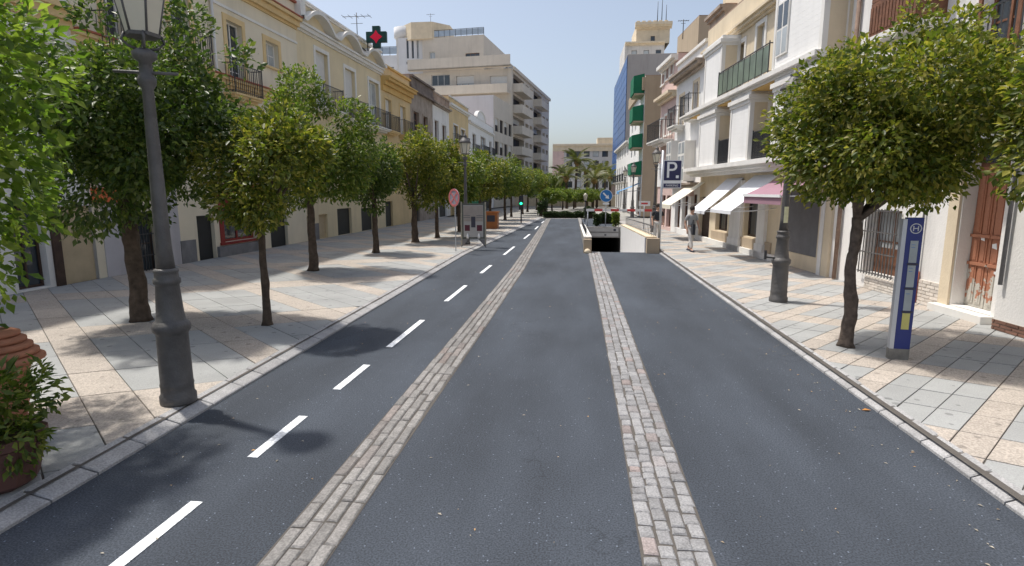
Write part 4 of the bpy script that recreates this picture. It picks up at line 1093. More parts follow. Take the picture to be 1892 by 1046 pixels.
# brown rooftop rooms behind
b = Bld(G, 'rooftop_room', 'brown rendered rooftop room behind the pink and white houses', U(G, 1290, 70, -4), U(G, 1252, 70, -4), V(G, 1270, 52, -4), 5, M_tan, z0=8.0, w=-4.0)
b.window((b.u0+1, b.u0+2, 9.2, 10.3), M_woodd, 1, 1); b.finish()
b = Bld(G, 'rooftop_room', 'stone chimney-like turret on the roof left of the pale attic', U(G, 1338, 40, -1.2), U(G, 1312, 40, -1.2), V(G, 1325, 22, -1.2), 2.5, M_stoneb, z0=8.5, w=-1.2)
b.band('cornice', M_stoneb, b.u0-.1, b.u1+.1, b.h-.3, [(.15, .15), (.15, .28)]); b.finish()

# tan block with green canvas boxes, farther on
p0 = atY(1187, 300, 54.); FT = Fr((p0.x, 54.), (0, 1), (-1, 0))
h = atY(1200, 140, 54.).z
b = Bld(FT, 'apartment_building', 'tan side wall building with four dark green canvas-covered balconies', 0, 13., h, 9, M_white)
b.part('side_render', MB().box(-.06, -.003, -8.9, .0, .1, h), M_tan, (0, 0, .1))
for (x0, x1, y0, y1) in ((1171, 1190, 136, 172), (1170, 1194, 193, 223), (1168, 1193, 246, 272), (1167, 1191, 297, 323)):
    zt_ = atY(1180, y0, 54.3).z; zb_ = atY(1180, y1, 54.3).z
    pv = (.5, 0, zb_); pr = 1.0
    mb = MB(); mb.prism([(.05, zt_), (pr, zt_-.2), (pr, zb_), (.05, zb_)], 0, .3, 3.2)
    o = b.part('balcony_canvas', mb, M_awng, (.3, 0, zb_))
    b.band('balcony_slab', M_tan, .25, 3.3, zb_-.14, [(.12, .9)])
for k in range(5):
    for c in (6.3, 9.5): 
        z = 3.4+k*2.6
        if z+1.7 < h: b.window((c, c+1.4, z, z+1.6), M_woodd, 2, 1)
b.window((1.2, 4.0, .1, 2.8), M_wood, 2, 1, name='shop_window')
c = FT; awning(b, .1, 3.2, 3.2, 2.4, 2.0, M_awnb, val=.25)
b.band('cornice', M_tan, 0, 13, h-1.2, [(1.1, .25)])
b.finish()
# white houses behind it
b = Bld(FT, 'town_house', 'row of pale houses beyond the green canvas balconies', 13.02, 32, atY(1165, 262, 70.).z, 9, M_white)
for k in range(5):
    for z in (3.6, 6.6): b.window((14+k*3.6, 15.3+k*3.6, z, z+1.9), M_woodd, 2, 2); 
    b.balcony(13.6+k*3.6, 15.7+k*3.6, 3.55, .6, .9); b.window((14+k*3.6, 16+k*3.6, .1, 2.6), M_woodd, 2, 1, name='shop_window')
b.band('cornice', M_trimw, 13.02, 32, b.h-.4, [(.15, .2), (.2, .4)])
b.finish()
# blue glass tower
q = atY(1157, 200, 104.); FB = Fr((q.x, 104.), (.0, 1), (-1, 0)); h = atY(1157, 101, 104.).z; Lb = 31.
b = Bld(FB, 'office_tower', 'slab tower with blue glass street front and blank grey side wall', 0, Lb, h, 9.5, mat('tower_side', (.40, .365, .34), .9, .06, .3, .1, 20, streak=.2))
nr = 14; nc = 6
for i in range(nc):
    for j in range(nr):
        a = .15+(Lb-.3)*i/nc; c = .15+(Lb-.3)*(i+1)/nc; z = 4+(h-4.3)*j/nr; z1_ = 4+(h-4.3)*(j+1)/nr
        k = ('g', )
        mb = MB().box(0, c-a-.08, .0, .06, 0, z1_-z-.10)
        b.part('glass_panel', mb, M_glassb, (a, .05, z), None, k)
b.part('mullion_bed', MB().box(.05, Lb-.05, .002, .05, 3.9, h-.1), mat('tower_mullion', (.03, .07, .16), .4, .1, 1, 0), (0, 0, 4))
b.part('entrance_floor', MB().box(.05, Lb-.05, .002, .3, .1, 3.85), M_woodd, (0, 0, .1))
b.finish(roof=M_apt)
# white ornate attic behind and above
q = atY(1160, 150, 112.); FC = Fr((q.x, 112.), (1, 0), (0, -1))
def cpx(x, y): p = atY(x, y, 112.); return p.x-q.x, p.z
x0, _ = cpx(1155, 80); x1, _ = cpx(1228, 80); _, zt = cpx(1180, 78)
b = Bld(FC, 'roof_pavilion', 'white stepped roof building with beige turret above the grey tower', x0, x1, zt, 12, mat('pale_grey_plaster', (.60, .58, .55), .9, .12, .4, .1, 20, streak=.25), z0=h-4)
b.band('cornice', M_tan2, x0, x1, zt-.6, [(.3, .3), (.3, .6)]); 
for k in range(3): b.window((x0+1.2+k*2.2, x0+2.2+k*2.2, zt-3.2, zt-1.4), M_plinth, 1, 1, M_glass)
b.finish(roof=M_apt)
x2, zt2 = cpx(1178, 42); x3, _ = cpx(1240, 60)
b = Bld(FC, 'roof_turret', 'beige crowned turret carrying antennas on the white roof building', x2, x3, zt2, 9, M_tan2, z0=zt+.08, w=-1.5)
b.band('cornice', M_tan2, x2-.3, x3+.3, zt2-.8, [(.3, .3), (.3, .7), (.5, .9)])
for i in range(6): b.part('pinnacle', MB().lathe([(.35, zt2+.06), (.25, zt2+.5), (.4, zt2+.7), (0, zt2+1.2)], 8, (0, 0)), M_tan2, (x2, 0, 0)) if False else b.part('merlon', MB().box(x2+(x3-x2)*i/6, x2+(x3-x2)*i/6+.6, -2.2, -1.4, zt2+.06, zt2+.7), M_tan2, (x2, -1.5, zt2))
b.window(((x2+x3)/2-.4, (x2+x3)/2+.4, zt2-3.6, zt2-2), M_plinth, 1, 1)
b.finish(roof=M_apt)
for xx, yy, lab in ((1216, 0, 'leftmost'), (1224, -12, 'middle'), (1232, 6, 'rightmost')):
    p = atY(xx, 40, 115.); t = atY(xx, yy, 115.).z
    tag(MB().tube([(0, 0, 0), (0, 0, t-zt2)], [.09, .04], 6).obj('mast_antenna', M_iron, None, (p.x, 116., zt2+.06)), lab+' of the three mast antennas on the beige crowned turret', 'antenna')
antenna(Vector(G.P(U(G, 1262, 60, -3), -3, V(G, 1262, 72, -3))), 1.4, 'small television antenna above the pink house roof')

# far building closing the street
YF = 150.
q0 = atY(1021, 300, YF); q1 = atY(1150, 300, YF); FD = Fr((q0.x, YF), (1, 0), (0, -1))
W_ = q1.x-q0.x; h = atY(1080, 266, YF).z
b = Bld(FD, 'hotel_building', 'long grey-beige building with small square windows closing the end of the street', 0, W_, h, 14, mat('far_wall', (.50, .49, .48), .9, .05, .3, .1, 10))
sp = atY(1042, 300, YF).x-q0.x
b.band('wall_panel', M_pink, 0, sp, .1, [(h-1.5, .12)])
for xx in (1031, 1052, 1068, 1084, 1101, 1118):
    for yy in (284, 303, 322, 341):
        p = atY(xx, yy, YF); a = p.x-q0.x; b.window((a-.75, a+.75, p.z-.8, p.z+.8), M_woodd, 1, 1, w=.0)
b.band('cornice', M_tan2, 0, W_, h-1.8, [(1.3, .2), (.4, .5)])
r1 = atY(1104, 262, YF).x-q0.x; b.part('rooftop_box', MB().box(r1, r1+4, -6, -1, h+.06, h+1.6), M_tan2, (r1, 0, h))
b.finish(roof=M_apt)

# ------------------------------------------------------------------ car park ramp entrance
ce = empty('car_park_entrance', (1.9, 23.4, 0), 'sunken car park ramp entrance with white panelled side wall in the right lane', 'car park entrance')
def cpart(name, mb, m): return mb.obj(name, m, ce, (-1.9, -23.4, 0))
sl = 2.35/14.
cpart('ramp_floor', MB().prism([(23.45, 0), (37.5, -2.35), (60, -2.5), (60, -2.7), (37.5, -2.6), (23.45, -.25)], 0, .6, 3.2), M_conc)
cpart('left_wall', MB().prism([(23.4, -.4), (23.4, .58), (35.8, .34), (35.8, .26), (60, -.1), (60, -2.6), (37, -2.6)], 0, .52, .78), M_conc)
cpart('wall_cap', MB().prism([(23.36, .585), (23.36, .64), (35.8, .40), (35.8, .345)], 0, .49, .81), M_trimw)
cpart('right_wall', MB().prism([(23.4, -.4), (23.4, .60), (35.8, .36), (35.8, -.1), (60, -.1), (60, -2.6), (37, -2.6)], 0, 3.04, 3.36), M_conc)
cpart('wall_cap', MB().prism([(23.36, .605), (23.36, .66), (35.8, .42), (35.8, .365)], 0, 3.0, 3.42), M_tan2)
n = 22
for i in range(n):
    ya = 23.75+11.8*i/n; yb_ = 23.75+11.8*(i+1)/n-.03; zt_ = .58-.24*(ya-23.4)/12.4
    cpart('wall_panel', MB().prism([(ya, -sl*(ya-23.4)-.02), (ya, zt_), (yb_, zt_-.01), (yb_, -sl*(yb_-23.4)-.02)], 0, 2.99, 3.035), M_whitepanel)
cpart('lintel', MB().box(.79, 2.98, 35.55, 35.85, -.39, .26), M_conc)
cpart('lintel_sign', MB().box(.95, 2.85, 35.51, 35.545, -.02, .2), mat('grey_sign', (.42, .41, .40), .6, .08, 2, 0))
cpart('lintel_sign', MB().box(.95, 2.85, 35.51, 35.545, -.32, -.1), MATS['grey_sign'])
cpart('pictogram', MB().box(2.55, 2.7, 35.495, 35.505, .02, .16), M_ink); cpart('pictogram', MB().box(2.0, 2.12, 35.495, 35.505, -.26, -.18), M_ink)
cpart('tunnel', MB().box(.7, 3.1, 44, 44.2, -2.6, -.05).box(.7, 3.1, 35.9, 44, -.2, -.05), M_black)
cpart('pillar', MB().box(3.0, 3.5, 23.1, 23.38, 0, .60), M_tan); cpart('pillar', MB().box(.48, .80, 23.05, 23.34, 0, .55), M_tan)
cpart('pillar_cap', MB().lathe([(.13, 0), (.13, .1), (.07, .17), (0, .19)], 12, (.64, 22.93)), M_tan2)
rl = MB()
for i in range(26):
    y = 23.6+12.*i/25; z = .63-.24*(y-23.4)/12.4; rl.tube([(3.3, y, z), (3.3, y, z+.42)], .010, 5)
rl.tube([(3.3, 23.6, 1.05), (3.3, 35.6, .82)], .018, 6); rl.tube([(3.3, 23.6, .72), (3.3, 35.6, .49)], .012, 6)
cpart('railing', rl, M_iron)
rl = MB()
for i in range(14):
    y = 24+11.5*i/13; z = .61-.24*(y-23.4)/12.4; rl.tube([(.6, y, z), (.6, y, z+.3)], .012, 5)
rl.tube([(.6, 24, .9), (.6, 35.5, .67)], .018, 6); cpart('railing', rl, M_iron)

# height bar with red and white stripes
hb = empty('height_bar', (1.1, 37.2, .0), 'red and white striped height bar on posts behind the ramp lintel', 'barrier')
MB().tube([(-.1, 0, 0), (-.1, 0, 1.25)], .04, 8).obj('post', M_alu, hb); MB().tube([(3.9, 0, 0), (3.9, 0, 1.3)], .04, 8).obj('post', M_alu, hb)
for i in range(8):
    MB().box(-.2+i*.52, .32+i*.52-.002, -.05, .05, 1.17, 1.32).obj('stripe', M_signred if i % 2 else M_signwhite, hb)
bs = empty('stop_bar_sign', (4.45, 36.2, .1), 'small white sign with red bar on a grey post right of the ramp', 'sign')
MB().tube([(0, 0, 0), (0, 0, 1.75)], .03, 8).obj('post', M_alu, bs); MB().box(-.35, .35, -.05, -.03, 1.45, 1.75).obj('panel', M_signwhite, bs); MB().box(-.2, .2, -.058, -.051, 1.55, 1.65).obj('red_bar', M_signred, bs)
# blue round arrow sign
p = atY(1120, 362, 36.6); bs = empty('keep_right_sign', (p.x, 36.6, 0), 'round blue sign with white arrow pointing down right above the ramp', 'road sign')
MB().tube([(0, .03, 0), (0, .03, p.z+.3)], .03, 8).obj('post', M_alu, bs)
def disc(r, y0, y1, z, m, name, par, seg=28, r0=0.):
    mb = MB(); 
    if r0 == 0: mb.prism([(r*math.cos(2*math.pi*i/seg), z+r*math.sin(2*math.pi*i/seg)) for i in range(seg)], 1, y0, y1)
    else:
        for i in range(seg):
            a, c = 2*math.pi*i/seg, 2*math.pi*(i+1)/seg
            mb.prism([(r0*math.cos(a), z+r0*math.sin(a)), (r*math.cos(a), z+r*math.sin(a)), (r*math.cos(c), z+r*math.sin(c)), (r0*math.cos(c), z+r0*math.sin(c))], 1, y0, y1)
    return mb.obj(name, m, par)
disc(.40, -.02, .0, p.z, M_signblue, 'disc', bs); disc(.40, -.026, -.021, p.z, M_signwhite, 'rim', bs, r0=.375)
def rot2(pts, a, z): return [(x*math.cos(a)-y*math.sin(a), x*math.sin(a)+y*math.cos(a)+z) for x, y in pts]
MB().prism(rot2([(-.26, -.045), (.05, -.045), (.05, -.14), (.26, 0), (.05, .14), (.05, .045), (-.26, .045)], rad(-45), p.z), 1, -.03, -.021).obj('arrow', M_signwhite, bs)
MB().box(-.2, .2, -.02, 0, p.z-.55, p.z-.43).obj('plate', M_signwhite, bs)
# parking sign
ps = empty('parking_sign', (3.62, 24.0, .1), 'tall navy parking sign with white P on grey pole beside the ramp', 'sign')
MB().tube([(0, 0, 0), (0, 0, 4.0)], .05, 10).obj('pole', M_alu, ps)
zt_ = atY(1240, 296, 24).z-.1; zb_ = atY(1240, 348, 24).z-.1; x0 = atY(1225, 320, 24).x-3.62; x1 = atY(1259, 320, 24).x-3.62
MB().box(x0, x1, -.06, .06, zb_, zt_).obj('panel_box', M_signwhite, ps)
zs = zb_+(zt_-zb_)*.28
MB().box(x0+.03, x1-.03, -.068, -.061, zs, zt_-.03).obj('panel_face', M_navy, ps); MB().box(x0+.03, x1-.03, -.068, -.061, zb_+.03, zb_+.19).obj('lower_face', M_navy, ps)
text_obj('letter', 'P', .92, ps, ((x0+x1)/2-.05, -.078, (zs+zt_)/2-.02), (math.pi/2, 0, 0), M_signwhite, .008)
MB().box((x0+x1)/2+.14, (x0+x1)/2+.25, -.082, -.069, zs+.09, zs+.2).obj('dot', M_signwhite, ps)
text_obj('letter', 'PARKING', .12, ps, ((x0+x1)/2, -.075, zb_+.11), (math.pi/2, 0, 0), M_signwhite, .004)
MB().box(.04, x0+.02, -.02, .02, zt_-.3, zt_-.25).obj('bracket', M_alu, ps); MB().box(.04, x0+.02, -.02, .02, zb_+.3, zb_+.35).obj('bracket', M_alu, ps)

# ------------------------------------------------------------------ street lamps
def lamp_proto():
    r0 = empty('street_lamp', (0, 0, 0), 'x', 'street lamp', 'cast-iron street lamps along the pavements')
    MB().lathe([(.185, 0), (.19, .02), (.19, .09), (.172, .12), (.170, .20), (.176, .22), (.168, .25), (.162, .80), (.168, .82), (.192, .85), (.197, .90), (.188, .93), (.160, .955), (.150, .97), (.138, 1.06), (.118, 1.36), (.122, 1.37), (.138, 1.385), (.138, 1.43), (.122, 1.445), (.118, 1.50), (.126, 1.51), (.126, 1.535), (.10, 1.55)], 28).obj('base', M_ironb, r0)
    mb = MB().lathe([(.095, 1.55), (.080, 1.8), (.068, 2.6), (.054, 3.45), (.085, 3.50), (.09, 3.56), (.065, 3.60), (.06, 3.72), (.11, 3.76), (.12, 3.82), (.05, 3.86)], 18); mb.obj('pole', M_ironb, r0)
    MB().tube([(-.30, 0, 3.62), (.30, 0, 3.62)], .016, 6).obj('ladder_bar', M_ironb, r0)
    mb = MB()
    for k in range(4):
        a = math.pi/2*k+.3; c, s_ = math.cos(a), math.sin(a)
        mb.tube([(.03*c, .03*s_, 3.84), (.13*c, .13*s_, 3.87), (.19*c, .19*s_, 3.93), (.16*c, .16*s_, 4.0)], .014, 6)
    mb.obj('cradle', M_ironb, r0)
    N = 6; b0, b1, z0, z1 = .15, .245, 3.99, 4.46
    ln = MB(); ln.lathe([(b0+.015, z0-.02), (b0+.02, z0+.015)], N, smooth=False); ln.lathe([(b1+.02, z1-.015), (b1+.03, z1+.02), (.20, z1+.12), (.10, z1+.24), (.09, z1+.26), (.11, z1+.29), (.05, z1+.34), (.02, z1+.45), (0, z1+.47)], N*2, smooth=True)
    for k in range(N):
        a = 2*math.pi*k/N; ln.tube([(b0*math.cos(a), b0*math.sin(a), z0), (b1*math.cos(a), b1*math.sin(a), z1)], .012, 5)
    L = ln.obj('lantern', M_ironb, r0)
    for k in range(N):
        a, c = 2*math.pi*k/N+.04, 2*math.pi*(k+1)/N-.04
        mb = MB(); mb.add([(b0*math.cos(a), b0*math.sin(a), z0), (b0*math.cos(c), b0*math.sin(c), z0), (b1*math.cos(c), b1*math.sin(c), z1), (b1*math.cos(a), b1*math.sin(a), z1)], [(0, 1, 2, 3)])
        mb.obj('lantern_pane', M_lantern, L)
    return r0
lp = lamp_proto()
lamps = [((-4.47, 5.78), .4, 'nearest dark street lamp, rising past the left frame top beside the kerb'),
         ((4.52, 12.73), .2, 'dark street lamp on right pavement with a yellowish sticker, beside the round tree'),
         ((-4.75, 25.2), .1, 'street lamp behind the information panel on left pavement'),
         ((4.75, 33.8), .0, 'street lamp right of the ramp in front of the tan wall'),
         ((5.35, 52), .0, 'small distant street lamp, left of the green canvas balconies'),
         ((5.7, 64), .0, 'farthest street lamp on the right side by the blue tower')]
for i, ((x, y), rz, lab) in enumerate(lamps):
    o = lp if i == 0 else copy_tree(lp)
    o.location = (x, y, .1); o.rotation_euler[2] = rz; o['label'] = lab
    if i == 1:
        a = o
        mb = MB(); k = 8
        for q in range(k):
            t0, t1 = -2.25+.9*q/k, -2.25+.9*(q+1)/k; rr_ = .101
            mb.quad((rr_*math.cos(t0), rr_*math.sin(t0), 1.72), (rr_*math.cos(t1), rr_*math.sin(t1), 1.72), (rr_*.97*math.cos(t1), rr_*.97*math.sin(t1), 2.06), (rr_*.97*math.cos(t0), rr_*.97*math.sin(t0), 2.06))
        st_ = mb.obj('sticker', mat('cream_sticker', (.72, .70, .45), .5, .1, 20, 0), a)
        mb = MB().tube([(-.1, 0, .95), (-.34, -.02, .98)], .02, 6); mb.box(-.40, -.36, -.04, .0, .93, 1.13); mb.obj('cable_hook', M_iron, a)

# ------------------------------------------------------------------ signs and panels on left pavement
ns = empty('no_stopping_sign', (-4.63, 22.2, .1), 'faded round red-ringed no-stopping sign on thin post, left pavement', 'road sign', rz=rad(-42))
MB().tube([(0, .03, 0), (.01, .03, .9), (-.01, .03, 1.3), (0, .03, 2.45)], .022, 8).obj('post', M_alu, ns)
z_ = 2.12; disc(.35, -.02, .0, z_, M_signgrey, 'disc', ns); disc(.35, -.03, -.021, z_, M_signpink, 'ring', ns, r0=.27)
for a in (45, -45): MB().prism(rot2([(-.28, -.03), (.28, -.03), (.28, .03), (-.28, .03)], rad(a), z_), 1, -.028+a*1e-5, -.021).obj('bar', M_signpink, ns)
x0, x1 = atY(853, 420, 23.7).x, atY(897, 420, 23.7).x; Wp = x1-x0
ip = empty('information_panel', ((x0+x1)/2, 23.7, .1), 'grey framed poster panel on flared feet beside left kerb', 'poster panel')
h0, h1 = .38, atY(875, 376, 23.7).z-.1; hw = Wp/2
for s_ in (-1, 1):
    MB().box(s_*hw-.025, s_*hw+.025, -.04, .04, .12, h1+.05).obj('post', mat('beige_metal', (.38, .35, .28), .5, .1, 3, 0, metal=.3), ip)
    MB().prism([(s_*(hw+.02), 0), (s_*(hw+.02), h0-.02), (s_*(hw*.42), h0-.02)], 1, -.035, .035).obj('foot', M_plinth, ip)
MB().box(-hw+.026, hw-.026, -.035, .035, h0, h1).obj('frame', mat('green_grey_metal', (.10, .105, .09), .6, .1, 3, 0), ip)
MB().box(-hw+.09, hw-.09, -.042, -.036, h0+.07, h1-.07).obj('poster', mat('poster_grey', (.40, .385, .37), .4, .1, 2, 0), ip)
MB().box(-hw+.1, hw-.1, -.046, -.043, h1-.75, h1-.10).obj('poster_band', mat('poster_taupe', (.34, .30, .27), .4, .1, 5, 0), ip)
MB().box(-.09, .09, -.052, -.047, h1-1.0, h1-.55).obj('poster_figure', M_ink, ip)
for s_ in (-1, 1):
    MB().box(s_*.26-.11, s_*.26+.11, -.050, -.047, h1-1.15, h1-.90).obj('poster_square', mat('poster_maroon', (.10, .02, .035), .4, .2, 8, 0), ip)
    MB().lathe([(.05, 0), (.05, .12), (.02, .2), (0, .22)], 8, (s_*.24, -.09)).obj('spot', M_signwhite, ip, (0, 0, h0+.02))
for z in (.52, .60): 
    for s_ in (-1, 1): MB().box(s_*.27-.14, s_*.27+.14, -.050, -.047, h1-z, h1-z+.03).obj('poster_text_bar', M_plinth, ip)
# traffic light
p = atY(963, 376, 42.); tl = empty('traffic_light', (p.x, 42, .1), 'small traffic light showing green under the left trees', 'traffic light')
MB().tube([(0, 0, 0), (0, 0, p.z-.5)], .05, 8).obj('post', M_iron, tl); MB().box(-.16, .16, -.12, .12, p.z-.55, p.z+.45).obj('housing', M_iron, tl)
for k, m in ((0, M_greenlamp), (1, M_ink), (2, M_ink)): disc(.09, -.14, -.121, p.z-.1+k*.24, m, 'lens', tl, 14)
# orange cabinet-like kiosk
kk = empty('orange_kiosk', (-5.1, 36, .1), 'low orange kiosk half hidden by trunks right of the poster panel', 'kiosk')
MB().box(-.4, .4, -.4, .4, 0, 1.0).obj('body', M_orange, kk); MB().box(-.47, .47, -.47, .47, 1.0, 1.08).obj('top', mat('orange_top', (.42, .14, .04), .6, .1, 3, 0), kk); MB().box(-.25, .25, -.415, -.405, .45, .85).obj('opening', M_ink, kk)

# bus-stop totem
q = gp(1657, 663); tp = empty('bus_stop_totem', (q.x, q.y, .1), 'slim blue bus stop totem with stacked white timetables and round emblem', 'bus stop totem', rz=rad(-8))
th = atY(1690, 402, q.y).z-.1; wv = .128
MB().box(-wv, wv, -.05, .05, 0, .16).obj('foot', mat('dull_steel', (.22, .215, .20), .5, .25, 8, .2, metal=.4), tp)
MB().box(-wv+.05, wv, -.045, .045, .16, th).obj('panel_body', M_blue, tp)
MB().prism([(-wv, -.045), (-wv+.05, -.055), (-wv+.05, .055), (-wv, .045)], 2, .16, th-.02).obj('side_rail', M_alu, tp)
def tband(z0, z1, m, n_, inset=.045): return MB().box(-wv+.07+inset, wv-inset, -.052, -.046, z0, z1).obj(n_, m, tp)
H_ = th-.16
def tz(k): return .16+H_*k
tband(tz(.665), tz(.83), M_paper, 'timetable'); tband(tz(.48), tz(.645), M_paper, 'timetable'); tband(tz(.30), tz(.46), M_paper, 'timetable'); tband(tz(.155), tz(.28), M_yell, 'timetable')
for k in (.655, .47, .29): MB().box(-wv+.10, wv-.02, -.058, -.052, tz(k)-.012, tz(k)+.012).obj('divider', M_ink, tp)
for k in (.60, .625, .43, .78, .80): 
    MB().box(-wv+.13, wv-.08, -.0545, -.0525, tz(k)-.003, tz(k)+.003).obj('print_line', M_signblue, tp)
cx_ = .035; zc = tz(.92); rr_ = .072
mb = MB()
for i in range(20):
    a, c = 2*math.pi*i/20, 2*math.pi*(i+1)/20
    mb.prism([(cx_+rr_*.84*math.cos(a), zc+rr_*.84*math.sin(a)), (cx_+rr_*math.cos(a), zc+rr_*math.sin(a)), (cx_+rr_*math.cos(c), zc+rr_*math.sin(c)), (cx_+rr_*.84*math.cos(c), zc+rr_*.84*math.sin(c))], 1, -.051, -.046)
mb.box(cx_-.03, cx_+.03, -.051, -.046, zc-.004, zc+.008); mb.box(cx_-.035, cx_-.022, -.051, -.046, zc-.035, zc+.035); mb.box(cx_+.022, cx_+.035, -.051, -.046, zc-.035, zc+.035)
mb.obj('emblem', M_alu, tp)

# ------------------------------------------------------------------ planters near left
bush_leaf = LEAF_M
def leaves_mesh(name, pos, dirs, nrm, ln, wd, m):
    n = len(pos); d = dirs/np.linalg.norm(dirs, axis=1, keepdims=True)
    s = np.cross(d, nrm); s /= (np.linalg.norm(s, axis=1, keepdims=True)+1e-9); u = np.cross(s, d)
    ln = ln.reshape(-1, 1); wd = wd.reshape(-1, 1)
    v = np.empty((n, 4, 3)); v[:, 0] = pos; v[:, 1] = pos+d*ln*.5+s*wd*.5+u*wd*.18; v[:, 2] = pos+d*ln-u*ln*.10; v[:, 3] = pos+d*ln*.5-s*wd*.5+u*wd*.18
    me = bpy.data.meshes.new(name); me.vertices.add(4*n); me.vertices.foreach_set('co', v.reshape(-1))
    idx = np.arange(n)*4; f = np.stack([idx, idx+1, idx+2, idx, idx+2, idx+3], 1).reshape(-1)
    me.loops.add(6*n); me.loops.foreach_set('vertex_index', f.astype(np.int32)); me.polygons.add(2*n)
    me.polygons.foreach_set('loop_start', np.arange(0, 6*n, 3, dtype=np.int32)); me.polygons.foreach_set('loop_total', np.full(2*n, 3, dtype=np.int32))
    me.materials.append(m); me.update(); me.validate(); return me
def crown_points(seed, Rr, n, K=26, rc=.36, shell=(.40, .92), sprigs=7, flat=.0):
    g = np.random.default_rng(seed); Rr = np.array(Rr)
    cc = g.normal(size=(K, 3)); cc /= np.linalg.norm(cc, axis=1, keepdims=True); cc *= g.uniform(*shell, size=(K, 1))
    if flat: cc[:, 2] = np.maximum(cc[:, 2], -flat)
    rr = rc*g.uniform(.5, 1.35, K)
    if sprigs:
        s = g.normal(size=(sprigs, 3)); s[:, 2] = abs(s[:, 2])+.3; s /= np.linalg.norm(s, axis=1, keepdims=True)
        cc = np.concatenate([cc, s*g.uniform(.95, 1.18, (sprigs, 1))]); rr = np.concatenate([rr, rc*g.uniform(.28, .6, sprigs)])
    w = rr**2.2; w /= w.sum(); k = g.choice(len(rr), n, p=w)
    d = g.normal(size=(n, 3)); d /= np.linalg.norm(d, axis=1, keepdims=True)
    p = (cc[k]+d*(rr[k]*g.uniform(.35, 1, n)**.45).reshape(-1, 1))
    p += g.normal(size=(n, 3))*.035
    out = d*.9+cc[k]*.5+g.normal(size=(n, 3))*.7; out[:, 2] -= .25
    nr = d*.6+np.array([0, 0, .6])+g.normal(size=(n, 3))*.55
    return p*Rr, out, nr, g
def tree(name, x, y, zc, Rr, n, leaf, m, label, trunk=.11, group='orange trees planted along the pavements', seed=1, lean=(0, 0), off=(0, 0), K=26, single=0, bark=None, cat='tree', tz0=.1, ht=None, wig=0., **kw):
    root = empty(name, (x, y, tz0), label, cat, group)
    bark = bark or M_bark; g0 = random.Random(seed)
    zc -= tz0; top = (off[0], off[1], zc); hb = ht or zc-Rr[2]*.72
    pts = []; rs = []
    for i in range(9):
        t = i/8; wx = wig*math.sin(t*9+seed)*.8; wy = wig*math.cos(t*7+seed)*.5
        pts.append((lean[0]*t+wx*math.sin(t*math.pi), lean[1]*t+wy*math.sin(t*math.pi), hb*t)); rs.append(trunk*(1.18-.35*t+(.22 if i == 0 else 0)+g0.uniform(-.06, .06)*(1+wig*18)))
    P2 = []; R2 = []
    for i in range(33):
        t = i/32*8; k = min(int(t), 7); f = t-k; P2.append(tuple(pts[k][q]*(1-f)+pts[k+1][q]*f for q in range(3))); R2.append(rs[k]*(1-f)+rs[k+1]*f)
    R2[0] *= 1.15
    tm = MB().tube(P2, R2, 16)
    for vi, (vx, vy, vz) in enumerate(tm.v):
        px_, py_, pz_ = P2[vi//16]; a_ = math.atan2(vy-py_, vx-px_)
        k = 1+.10*math.sin(a_*3+vz*5+seed)+.07*math.sin(a_*5-vz*9+seed*2)+(.06+wig*.6)*math.sin(vz*17+a_*2)*math.sin(a_+seed+vz*6)
        tm.v[vi] = (px_+(vx-px_)*k, py_+(vy-py_)*k, vz)
    for i in range(6):
        a = i*1.05+g0.uniform(-.3, .3); r1 = .62
        e = (off[0]+Rr[0]*r1*math.cos(a), off[1]+Rr[1]*r1*math.sin(a), zc+Rr[2]*g0.uniform(-.1, .45))
        b0_ = (lean[0], lean[1], hb-.05); mid = tuple(b0_[q]*.55+e[q]*.45+(.0 if q < 2 else -.1) for q in range(3))
        tm.tube([b0_, mid, e], [trunk*.62, trunk*.4, trunk*.12], 7)
    # rough bark relief
    mo = tm.obj('trunk', bark, root)
    p, out, nr, g = crown_points(seed, Rr, n, K, **kw)
    p += np.array([off[0], off[1], zc])
    ln = leaf*g.uniform(.55, 1.4, n); wd = ln*g.uniform(.42, .58, n)
    if single:
        # the leaves nearest the viewer as leaves of their own
        wp = p+np.array([x, y, tz0]); dd = wp-np.array([0, 0, HC]); dist = np.linalg.norm(dd, axis=1)
        sx = (dd@np.array(cR))/(dd@np.array(cF)); sy = (dd@np.array(cU))/(dd@np.array(cF))
        vis = (abs(sx) < .9) & (abs(sy) < .5); order = np.argsort(np.where(vis, dist, 99)); pick = order[:single]; mask = np.ones(n, bool); mask[pick] = False
        base = leaves_mesh('leaf', np.zeros((1, 3)), np.array([[1., 0, 0]]), np.array([[0, 0, 1.]]), np.array([1.]), np.array([.5]), m)
        c = bpy.data.objects.new('crown', leaves_mesh('crown', p[mask], out[mask], nr[mask], ln[mask], wd[mask], m)); COL.objects.link(c); c.parent = root
        for i in pick:
            d = Vector(out[i]).normalized(); nn = Vector(nr[i]); s = d.cross(nn).normalized(); u = s.cross(d)
            o = bpy.data.objects.new('leaf', base); COL.objects.link(o); o.parent = root
            L = float(ln[i]); M = Matrix(((d.x, s.x, u.x), (d.y, s.y, u.y), (d.z, s.z, u.z))).to_4x4()
            o.matrix_local = Matrix.Translation(Vector(p[i])) @ M @ Matrix.Diagonal((L, L, L, 1))
    else:
        c = bpy.data.objects.new('crown', leaves_mesh('crown', p, out, nr, ln, wd, m)); COL.objects.link(c); c.parent = root
    return root
